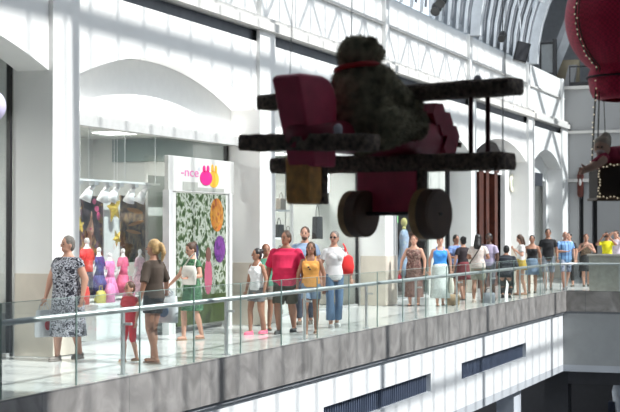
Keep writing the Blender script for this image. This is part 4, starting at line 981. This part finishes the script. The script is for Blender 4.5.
    # hair
    if style != 'bald':
        h = MB(); h.ell(hp(0, .022, .034), (.085*hs, .094*hs, .100*hs), T=R3_); h.ell(hp(0, .045, -.01), (.080*hs, .068*hs, .085*hs), T=R3_)
        if style in ('long', 'lab'):
            h.limb(hp(0, .045, -.02), L((0, .07, 1.45 if style == 'lab' else 1.42)), .085*hs, .10 if style == 'long' else .06, 12)
            for a in (-1, 1): h.limb(hp(a*.065, .015, .02), L((a*.075, .02, 1.44)), .028, .025, 8)
        if style == 'bob':
            for a in (-1, 1): h.limb(hp(a*.066, .01, .02), hp(a*.068, .015, -.07), .026, .026, 8)
            h.ell(hp(0, .05, -.05), (.075*hs, .05*hs, .05*hs), T=R3_)
        if style == 'tail': h.ell(hp(0, .12, .05), .036*hs); h.limb(hp(0, .135, .04), hp(0, .165, -.06), .034*hs, .036*hs, 10); h.limb(hp(0, .165, -.06), hp(0, .14, -.17), .036*hs, .016*hs, 10)
        if style == 'bun': h.ell(hp(0, .11, .07), (.05*hs, .045*hs, .048*hs))
        g = h.remesh(.012, 2); rs = random.Random(len(label)); g.v = [(v[0]+rs.uniform(-.002, .002), v[1]+rs.uniform(-.002, .002), v[2]+rs.uniform(-.002, .002)) for v in g.v]
        g.build('hair', HR[hair], t, True)
    if beard:
        h = MB(); h.ell(hp(0, -.045, -.070), (.052*hs, .048*hs, .040*hs), T=R3_); h.build('beard', HR[beard], t, True)
    if style == 'bald':
        h = MB(); h.ell(hp(0, .05, -.005), (.078*hs, .058*hs, .05*hs), T=R3_); h.build('hair', HR[hair], t, True)
    if glasses:
        h = MB()
        for a in (-1, 1): h.ell(hp(a*.033, -.094, .012), (.024, .006, .017), T=R3_, seg=12, rings=6); h.tube(hp(a*.055, -.088, .015), hp(a*.078, .0, .012), .003, n=5)
        h.build('sunglasses', M['black'], t, True)
    # clothes
    vx = .011 if near else .014
    def sleeves(g, kind, off):
        if kind == 'none': return
        fr = {'cap': .35, 'short': .62, 'elbow': 1.0, 'long': 2.0}[kind]
        for a in (-1, 1):
            sh, el, wr = arm[a]; aw = 1+(bw-1)*.7
            e1 = sh+(el-sh)*min(1, fr); g.tube(sh, e1, .049*aw+off, (.047*aw+off*1.4), 14); g.ell(sh, .048*aw+off)
            if fr > 1: e2 = el+(wr-el)*.95; g.ell(el, .045*aw+off); g.tube(el, e2, .043*aw+off, .032+off, 12)
    if dress:
        m, sl = dress, tops; g = MB(); torso(g, .013, .95, 1.425 if sl != 'none' else 1.37); sleeves(g, sl, .010)
        if fem and not kid:
            for a in (-1, 1): g.ell(L((a*.068*bw, -.100*bw, 1.25)), (.068, .062, .066))
        if sl == 'none':
            for a in (-1, 1): g.tube(L((a*.075, -.085, 1.34)), L((a*.085, .0, 1.445)), .014, n=8); g.tube(L((a*.085, 0, 1.445)), L((a*.075, .08, 1.34)), .014, n=8)
        n = 28; vs = []; zs = [1.0, .92, .75, .6, dressz] if dressz < .58 else [1.0, .92, .8, dressz]
        for i, z_ in enumerate(zs):
            f = (1.0-z_)/(1.0-dressz); rx = (.168+.0*f)*bw*(1+(flare-1)*f); ry = .128*bw*(1+(flare-1)*f)+abs(st)*.35*f
            for j in range(n):
                w_ = 1+.05*f*math.cos(j*2*PI/n*7); vs.append((rx*w_*math.cos(2*PI*j/n), ry*w_*math.sin(2*PI*j/n), z_))
        fs = []
        for i in range(len(zs)-1): o = i*n; fs += [(o+j, o+n+j, o+n+(j+1) % n, o+(j+1) % n) for j in range(n)]
        g.add(vs, fs+[tuple(range(n)), tuple(range((len(zs)-1)*n, len(zs)*n))[::-1]])
        g.remesh(vx, 1).build('dress', m, t, True)
    if low and lows == 'skirt':
        g = MB(); n = 28; vs = []; zs = [1.04, .95, .8, (lowz+.8)/2, lowz] if lowz < .7 else [1.04, .95, (lowz+.95)/2, lowz]
        for i, z_ in enumerate(zs):
            f = max(0, (.95-z_)/(.95-lowz)); rx = (.155 if i == 0 else .180)*bw*(1+(flare-1)*f); ry = (.115 if i == 0 else .134)*bw*(1+(flare-1)*f)+abs(st)*.35*f
            for j in range(n):
                w_ = 1+.05*f*math.cos(j*2*PI/n*8); vs.append((rx*w_*math.cos(2*PI*j/n), ry*w_*math.sin(2*PI*j/n), z_))
        fs = []
        for i in range(len(zs)-1): o = i*n; fs += [(o+j, o+n+j, o+n+(j+1) % n, o+(j+1) % n) for j in range(n)]
        g.add(vs, fs+[tuple(range(n)), tuple(range((len(zs)-1)*n, len(zs)*n))[::-1]]); g.build('skirt', low, t, True)
    elif low:
        g = MB(); torso(g, .012, .84, 1.03)
        for k, (h_, kn, an) in legs.items():
            if lowz >= .49:
                f = (.90-lowz)/(.90-.49); e = h_+(kn-h_)*f; g.tube(h_+Vector((0, 0, .03)), e, .092*lw_, (.083+(.062-.083)*f)*lw_+(.022 if lows == 'shorts' else .008), 16)
            else:
                g.tube(h_+Vector((0, 0, .03)), kn, .092*lw_, .070*lw_, 16); g.ell(kn, .070*lw_); f = (.49-lowz)/(.49-.085); e = kn+(an-kn)*f; g.tube(kn, e, .070*lw_, .056 if lows != 'wide' else .085, 16)
        g.remesh(vx, 1).build('trousers' if lowz < .4 else 'shorts', low, t, True)
    if top:
        g = MB(); off = .014; torso(g, off, topz, 1.425 if tops not in ('none', 'strapless') else (1.36 if tops == 'none' else 1.31)); sleeves(g, tops if tops != 'strapless' else 'none', .012)
        if fem and not kid:
            for a in (-1, 1): g.ell(L((a*.068*bw, -.100*bw, 1.25)), (.068, .062, .066))
        if tops == 'none':
            for a in (-1, 1): g.tube(L((a*.08, -.088, 1.33)), L((a*.09, .0, 1.45)), .016, n=8); g.tube(L((a*.09, 0, 1.45)), L((a*.08, .082, 1.33)), .016, n=8)
        g.remesh(vx, 1).build('top', top, t, True)
    for k, (h_, kn, an) in legs.items():
        g = MB()
        if sandal:
            g.loft([(an.x, an.y-.045, an.z-.085, .042, .125), (an.x, an.y-.045, an.z-.068, .042, .125)], 16); g.path([(an.x-.04, an.y-.07, an.z-.07), (an.x, an.y-.08, an.z-.015), (an.x+.04, an.y-.07, an.z-.07)], .007, 6)
        else:
            g.loft([(an.x, an.y-.045, an.z-.085, .043, .130), (an.x, an.y-.045, an.z-.06, .046, .133)], 18); g.ell(an+Vector((0, -.055, -.05)), (.043, .118, .036)); g.ell(an+Vector((0, .02, -.03)), (.040, .05, .042))
        g.build('sandal' if sandal else 'shoe', mat('shoe_leather', shoe, .5), t, True)
    if cross:            # strap across the body
        g = MB(); pts = [L((-.10, .09*bw, 1.43)), L((-.13, -.0, 1.465)), L((-.06, -.13*bw, 1.35)), L((.08, -.145*bw, 1.15)), L((.19*bw, -.05, .98)), L((.19*bw, .05, .98)), L((.06, .14*bw, 1.15)), L((-.06, .13*bw, 1.33))]
        g.path(pts, .012, 6, closed=True); g.build('strap', cross, t, True)
    t['_h'] = 0; del t['_h']
    return t, {k: v for k, v in arm.items()}, s
bpy_update = lambda: bpy.context.view_layer.update()
def wpos(t, p): return t.matrix_world @ Vector(p)
def carry(t, arm, side, name, label, w_, h_, d_, m, drop=.12, hm=None, yaw=0, taper=.9, off=(0, 0, 0), pr_m=None):
    bpy_update(); wr = arm[side][2]; el = arm[side][1]; p = wpos(t, wr+(wr-el).normalized()*.085)+Vector(off)
    o = thing(name, label, 'bag', (p.x, p.y, p.z-drop-h_), t.rotation_euler.z+yaw+PI/2)
    q = MB(); q.loft([(0, 0, 0, w_/2*taper, d_/2), (0, 0, .02, w_/2, d_/2), (0, 0, h_*.5, w_/2*1.02, d_/2*1.05), (0, 0, h_, w_/2*.92, d_/2*.5)], 16)
    q.v = [(math.copysign(abs(v[0]/(w_/2))**.55, v[0])*w_/2, v[1], v[2]) for v in q.v]; q.build('body', m, o, True)
    if name == 'shopping_bag':
        for s_ in (-1, 1):
            q = MB(); q.tube((0, s_*(d_/2*1.0), h_*.45), (0, s_*(d_/2*1.06+.006), h_*.45), w_*.24, n=20); q.build('print', pr_m or denimd, o)
    for s_ in (-1, 1):
        q = MB(); n = 8; q.path([(w_*.24*math.cos(PI*i/n), s_*d_*.2, h_-.02+(drop+.02)*math.sin(PI*i/n)) for i in range(n+1)], .007, 6); q.build('handle', hm or m, o, True)
    return o
whitebag = mat('white_plastic_bag', (.58, .60, .63), .35, var=.03, bump=.5, bscale=12)
paisley = pattern('black_white_swirl', [(.0, (.60, .61, .66)), (.40, (.02, .02, .03)), (.50, (.55, .56, .62)), (.56, (.01, .01, .02))], 15)
brownfl = pattern('brown_floral', [(.38, (.22, .12, .10)), (.46, (.02, .01, .008)), (.54, (.12, .03, .025)), (.62, (.30, .22, .18))], 22)
blueprint = pattern('blue_print', [(.38, (.05, .15, .45)), (.5, (.35, .45, .65)), (.6, (.02, .06, .25))], 26)
pinkprint = pattern('cream_print', [(.38, (.72, .66, .60)), (.5, (.60, .45, .40)), (.6, (.75, .70, .66))], 24)
leaf = pattern('green_print', [(.38, (.02, .10, .05)), (.5, (.09, .20, .10)), (.6, (.012, .06, .03))], 14)
camo = pattern('dark_floral', [(.4, (.10, .08, .05)), (.5, (.35, .25, .16)), (.6, (.04, .03, .03))], 22)
denim = cloth('denim_light', (.26, .36, .50)); denimd = cloth('denim_mid', (.13, .22, .36))
# 1 woman in the swirl dress
t, a, s = person('woman with short grey hair in a black and white swirl-patterned dress', 68, 360.5, 1.66, -42, hair='grey', style='short', build=1.38, arms=('bag', 'down'), stride=.16, dress=paisley, tops='cap', dressz=.34, flare=1.12, shoe=(.25, .22, .2), look=-15)
carry(t, a, -1, 'shopping_bag', 'white plastic shopping bag held by the grey-haired woman at left', .30, .36, .16, whitebag, .10, pr_m=cloth('bag_print_red', (.6, .03, .05)))
q = MB(); q
# 2 boy in red
t, a, s = person('small boy in a loose red shirt and red shorts walking', 130, 361.5, 1.04, -50, hair='brown', style='short', arms=('hold', 'down'), stride=.12, build=1.1, top=cloth('boy_red', (.72, .03, .05)), tops='short', topz=.78, low=cloth('boy_red_shorts', (.70, .03, .05)), lowz=.46, shoe=(.45, .35, .2), sandal=True, fem=False)
# 3 brown top, ponytail
t, a, s = person('woman with a blond ponytail in a brown top and black shorts', 154, 363.5, 1.62, -128, skin='tan', hair='blond', style='tail', arms=('out', 'down'), stride=.10, top=cloth('brown_top', (.085, .06, .045)), tops='elbow', topz=.90, low=cloth('black_shorts', (.012, .012, .014)), lowz=.70, sandal=True, shoe=(.2, .12, .07), look=10)
bpy_update()
carry(t, a, -1, 'shopping_bag', 'white shopping bag carried by the ponytailed woman', .36, .36, .14, whitebag, .06, off=(.0, .0, .06))
# 4 green dress
t, a, s = person('woman in a green print dress looking down at her bags', 192, 340, 1.54, -48, hair='brown', style='bun', arms=('out', 'hold'), stride=.16, dress=leaf, tops='cap', dressz=.52, flare=1.15, sandal=True, shoe=(.3, .18, .1), nod=.35, look=-10)
q = MB(); q.ell((0, 0, 0), (.10, .05, .12)); bpy_update()
carry(t, a, -1, 'shopping_bag', 'pale shopping bag reaching towards the ponytailed woman, held by the woman in green', .32, .32, .14, whitebag, .06)
p = wpos(t, (.14, -.19, .98)); o = thing('shoulder_bag', 'cream shoulder bag at the hip of the woman in the green dress', 'bag', (p.x, p.y, p.z), t.rotation_euler.z)
q = MB(); q.loft([(0, 0, 0, .15, .05), (0, 0, .2, .17, .06), (0, 0, .30, .14, .03)], 16); q.build('body', cloth('cream_bag', (.72, .70, .64)), o, True)
q = MB(); q.path([(-.12, 0, .28), (-.05, .05, .42), (.03, .1, .5), (.1, .05, .4), (.12, 0, .28)], .012, 6); q.build('strap', cloth('cream_strap', (.7, .67, .6)), o, True)
# 5-10 group
t, a, s = person('girl in a white tank top and grey shorts, dark hair tied back', 257, 334.5, 1.43, -45, skin='tan', hair='black', style='bun', arms=('down', 'down'), stride=.14, top=cloth('white_tank', (.80, .80, .80)), tops='none', topz=.88, low=cloth('grey_shorts', (.20, .20, .21)), lowz=.66, shoe=(.75, .15, .25), look=-15)
t, a, s = person('woman in a green top half hidden behind the girl in white', 266, 331, 1.50, 10, skin='tan', hair='auburn', style='bun', arms=('shoulder', 'down'), stride=.1, top=cloth('green_top', (.10, .30, .20)), tops='cap', low=cloth('khaki_shorts', (.35, .32, .28)), lowz=.62, sandal=True)
t, a, s = person('heavy man in a bright crimson T-shirt and olive shorts', 286, 333.5, 1.72, -20, hair='brown', style='short', build=1.45, arms=('down', 'down'), stride=.16, top=cloth('crimson_tshirt', (.78, .02, .10)), tops='elbow', topz=.80, low=cloth('olive_shorts', (.10, .10, .075)), lowz=.50, shoe=(.05, .05, .05), fem=False, skin='tan', look=-15)
t, a, s = person('bearded man in a light blue shirt behind the orange-topped girl', 305, 324.5, 1.80, -10, hair='brown', style='short', beard='brown', build=1.05, arms=('down', 'down'), stride=.08, top=cloth('pale_blue_shirt', (.36, .48, .68)), tops='short', topz=.84, low=cloth('navy_trousers', (.05, .06, .09)), lowz=.12, fem=False)
t, a, s = person('girl in an orange tank top and denim shorts', 311, 334.5, 1.54, -8, skin='tan', hair='brown', style='lab', arms=('down', 'down'), stride=.12, top=cloth('orange_tank', (.90, .42, .10)), tops='none', topz=.87, low=denim, lowz=.66, shoe=(.6, .45, .35), sandal=True)
bpy_update(); p = wpos(t, (0, -.15, 1.24)); q = MB(); q.ell((-.025, 0, 0), (.022, .006, .016)); q.ell((.0, .0, -.04), (.02, .006, .016)); q.tube((-.02, 0, 0), (.0, .0, -.04), .004); o = q.build('sunglasses', M['black'], t, True); o.location = (0, -.155, 1.25)
t, a, s = person('slim person in a white T-shirt and blue jeans beside the orange-topped girl', 334, 327.5, 1.72, 15, hair='grey', style='short', arms=('down', 'bag'), stride=.10, top=cloth('white_tshirt', (.80, .80, .80)), tops='short', topz=.84, low=denimd, lows='wide', lowz=.14, shoe=(.5, .5, .5), fem=True, glasses=True, look=-30)
bpy_update(); p = wpos(t, (.24, -.02, .93)); o = thing('shoulder_bag', 'long red shoulder bag on the person in white and jeans', 'bag', (p.x, p.y, p.z), t.rotation_euler.z)
q = MB(); q.loft([(0, 0, 0, .10, .06), (0, 0, .15, .13, .07), (0, 0, .32, .10, .05), (0, 0, .36, .05, .03)], 16); red_b = cloth('red_bag', (.80, .03, .03)); q.build('body', red_b, o, True)
q = MB(); q.path([(-.04, 0, .34), (-.06, -.05, .5), (-.08, -.01, .56), (-.03, .05, .5), (.02, 0, .34)], .014, 6); q.build('strap', red_b, o, True)
bpy_update()
p = foot(324, 326); o = thing('water_bottle', 'small clear bottle held between the orange-topped girl and the jeans wearer', 'bottle', (p.x, p.y, .70))
q = MB(); q.loft([(0, 0, 0, .03, .03), (0, 0, .15, .03, .03), (0, 0, .19, .012, .012), (0, 0, .21, .012, .012)], 14); q.build('body', M['glass'], o, True)
q = MB(); q.tube((0, 0, .205), (0, 0, .225), .015); q.build('cap', mat('cap_blue', (.1, .2, .6), .4), o)
# 11.. far group
t, a, s = person('woman in a long brown floral dress carrying a red purse', 414, 306, 1.62, -15, hair='auburn', style='short', build=1.15, arms=('bag', 'down'), stride=.1, dress=brownfl, tops='none', dressz=.22, flare=1.18, shoe=(.1, .06, .05), sandal=True)
carry(t, a, -1, 'purse', 'small red purse in the hand of the woman in the brown floral dress', .18, .16, .08, cloth('purse_red', (.5, .02, .05)), .03)
t, a, s = person('woman in a bright blue tank top and long pale skirt', 440, 306, 1.60, 8, hair='auburn', style='short', build=1.08, arms=('down', 'down'), stride=.1, top=cloth('blue_tank', (.05, .30, .80)), tops='none', topz=.86, low=pattern('pale_skirt', [(.4, (.48, .52, .50)), (.55, (.66, .70, .68)), (.65, (.38, .44, .42))], 12), lows='skirt', lowz=.20, flare=1.25, sandal=True)
carry(t, a, 1, 'tote_bag', 'cream tote bag beside the pale skirt', .30, .34, .12, cloth('tote_cream', (.72, .70, .60)), .10)
t, a, s = person('person in a blue print shirt behind the woman in the blue tank top', 456, 299, 1.62, 35, skin='tan', hair='black', style='short', arms=('hold', 'hold'), build=1.1, top=blueprint, tops='short', low=cloth('dark_shorts', (.05, .05, .06)), lowz=.55, fem=False)
t, a, s = person('woman with dark hair in a bun and a black top', 463, 300, 1.58, -150, hair='black', style='bun', arms=('hold', 'down'), top=cloth('black_top', (.03, .02, .025)), tops='short', low=cloth('maroon_skirt', (.2, .03, .04)), lows='skirt', lowz=.55, flare=1.2, sandal=True)
t, a, s = person('woman with long black hair and a cream top seen from behind', 478, 302.9, 1.64, 165, skin='tan', hair='black', style='long', build=1.12, arms=('hold', 'hold'), stride=.12, top=pinkprint, tops='short', topz=.86, low=cloth('sage_shorts', (.34, .33, .26)), lowz=.58, cross=cloth('dark_strap', (.04, .03, .03)), shoe=(.5, .4, .35))
t, a, s = person('dark-skinned person in a lavender shirt facing the group', 489, 301, 1.66, -30, skin='dark', hair='black', style='short', arms=('hold', 'down'), top=cloth('lavender_shirt', (.55, .48, .66)), tops='short', low=cloth('grey_trousers', (.20, .21, .24)), lowz=.45, fem=False)
t, a, s = person('stocky man in a dark navy jacket bending forward, seen from behind', 506, 298, 1.62, 170, skin='tan', hair='black', style='short', build=1.35, arms=('hold', 'hold'), lean=.30, crouch=.26, stride=.06, top=cloth('navy_jacket', (.02, .024, .035)), tops='long', topz=.82, low=cloth('dark_trousers', (.015, .017, .022)), lowz=.12, shoe=(.02, .02, .02), fem=False)
t, a, s = person('woman in a white top looking down with a mustard skirt', 521, 295.3, 1.62, -75, hair='brown', style='lab', arms=('chest', 'chest'), nod=.45, top=cloth('white_top', (.80, .79, .77)), tops='short', topz=.92, low=cloth('mustard_skirt', (.62, .42, .06)), lows='skirt', lowz=.72, flare=1.15, sandal=True, shoe=(.3, .2, .1))
t, a, s = person('woman in a black strapless top with tied-back hair', 532, 293.3, 1.60, -5, skin='tan', hair='black', style='bun', arms=('down', 'down'), top=cloth('black_strapless', (.012, .012, .014)), tops='strapless', low=cloth('jean_skirt', (.18, .26, .38)), lows='skirt', lowz=.55, flare=1.1)
t, a, s = person('young man in a black polo shirt and grey shorts', 548, 290.2, 1.78, 5, skin='tan', hair='black', style='short', arms=('down', 'down'), top=cloth('black_polo', (.012, .012, .015)), tops='short', topz=.84, low=cloth('shorts_grey', (.25, .27, .32)), lowz=.5, fem=False)
t, a, s = person('bald elderly man in a blue striped shirt and patterned shorts', 565, 289.5, 1.70, 20, hair='white', style='bald', build=1.2, arms=('fold', 'down'), stride=.2, top=pattern('blue_stripes', [(.0, (.25, .45, .75)), (.35, (.02, .07, .25)), (.6, (.20, .38, .65))], 1.6, 'wave'), tops='short', topz=.80, low=pattern('check_shorts', [(.4, (.05, .06, .1)), (.5, (.45, .5, .6)), (.6, (.1, .12, .2))], 14), lowz=.52, fem=False, shoe=(.4, .4, .42))
t, a, s = person('person with dark hair half hidden behind the blue striped shirt', 569, 287, 1.66, -20, hair='black', style='short', top=cloth('charcoal_top', (.05, .05, .055)), tops='short', low=cloth('black_trousers', (.02, .02, .02)), lowz=.2, fem=False)
t, a, s = person('woman in a dark floral top holding something with both hands', 586, 286.5, 1.62, 5, hair='auburn', style='short', arms=('chest', 'chest'), build=1.1, top=camo, tops='none', low=cloth('dark_skirt', (.05, .05, .05)), lows='skirt', lowz=.5, flare=1.2)
t, a, s = person('man in a bright yellow shirt raising a camera to his eyes', 607, 286.0, 1.68, -8, skin='tan', hair='black', style='short', arms=('up', 'up'), top=cloth('yellow_shirt', (.88, .82, .02)), tops='short', low=cloth('blue_shorts', (.05, .08, .2)), lowz=.5, fem=False)
bpy_update(); p = wpos(t, (0, -.24, 1.57)); o = thing('photo_camera', 'small dark photo camera held up by the man in yellow', 'camera', (p.x, p.y, p.z), t.rotation_euler.z)
q = MB(); q.box(-.06, .06, -.02, .02, -.035, .035); q.build('body', M['black'], o, bevel=.005); q = MB(); q.tube((0, -.02, 0), (0, -.06, 0), .025, n=16); q.build('lens', M['dark'], o)
q = MB(); q.box(-.03, .02, -.123, -.115, 1.22, 1.32); q.build('shirt_emblem', cloth('emblem_red', (.5, .03, .03)), t)
t, a, s = person('person with raised arms in a pale lilac top beyond the man in yellow', 616, 284.5, 1.72, -20, hair='brown', style='short', arms=('up', 'up'), top=cloth('pale_lilac', (.62, .55, .62)), tops='short', low=cloth('dark_jeans', (.04, .05, .09)), lowz=.12, glasses=False)
# things held or set down by the far group
p = foot(521, 300); 
for px, py, wd, c, lab in ((453, 305, .3, (.45, .33, .2), 'tan straw bag on the floor beside the pale skirt'), (489, 303, .28, (.30, .32, .36), 'grey bag on the floor by the lavender shirt')):
    p = foot(px, py); o = thing('handbag', lab, 'bag', (p.x, p.y, 0), .4)
    q = MB(); q.loft([(0, 0, 0, wd/2, .08), (0, 0, .18, wd*.55, .09), (0, 0, .25, wd*.45, .05)], 16); q.build('body', cloth('floor_bag', c), o, True)
    q = MB(); n = 8; q.path([(wd*.3*math.cos(PI*i/n), 0, .24+.12*math.sin(PI*i/n)) for i in range(n+1)], .009, 6); q.build('handle', M['dark'], o)
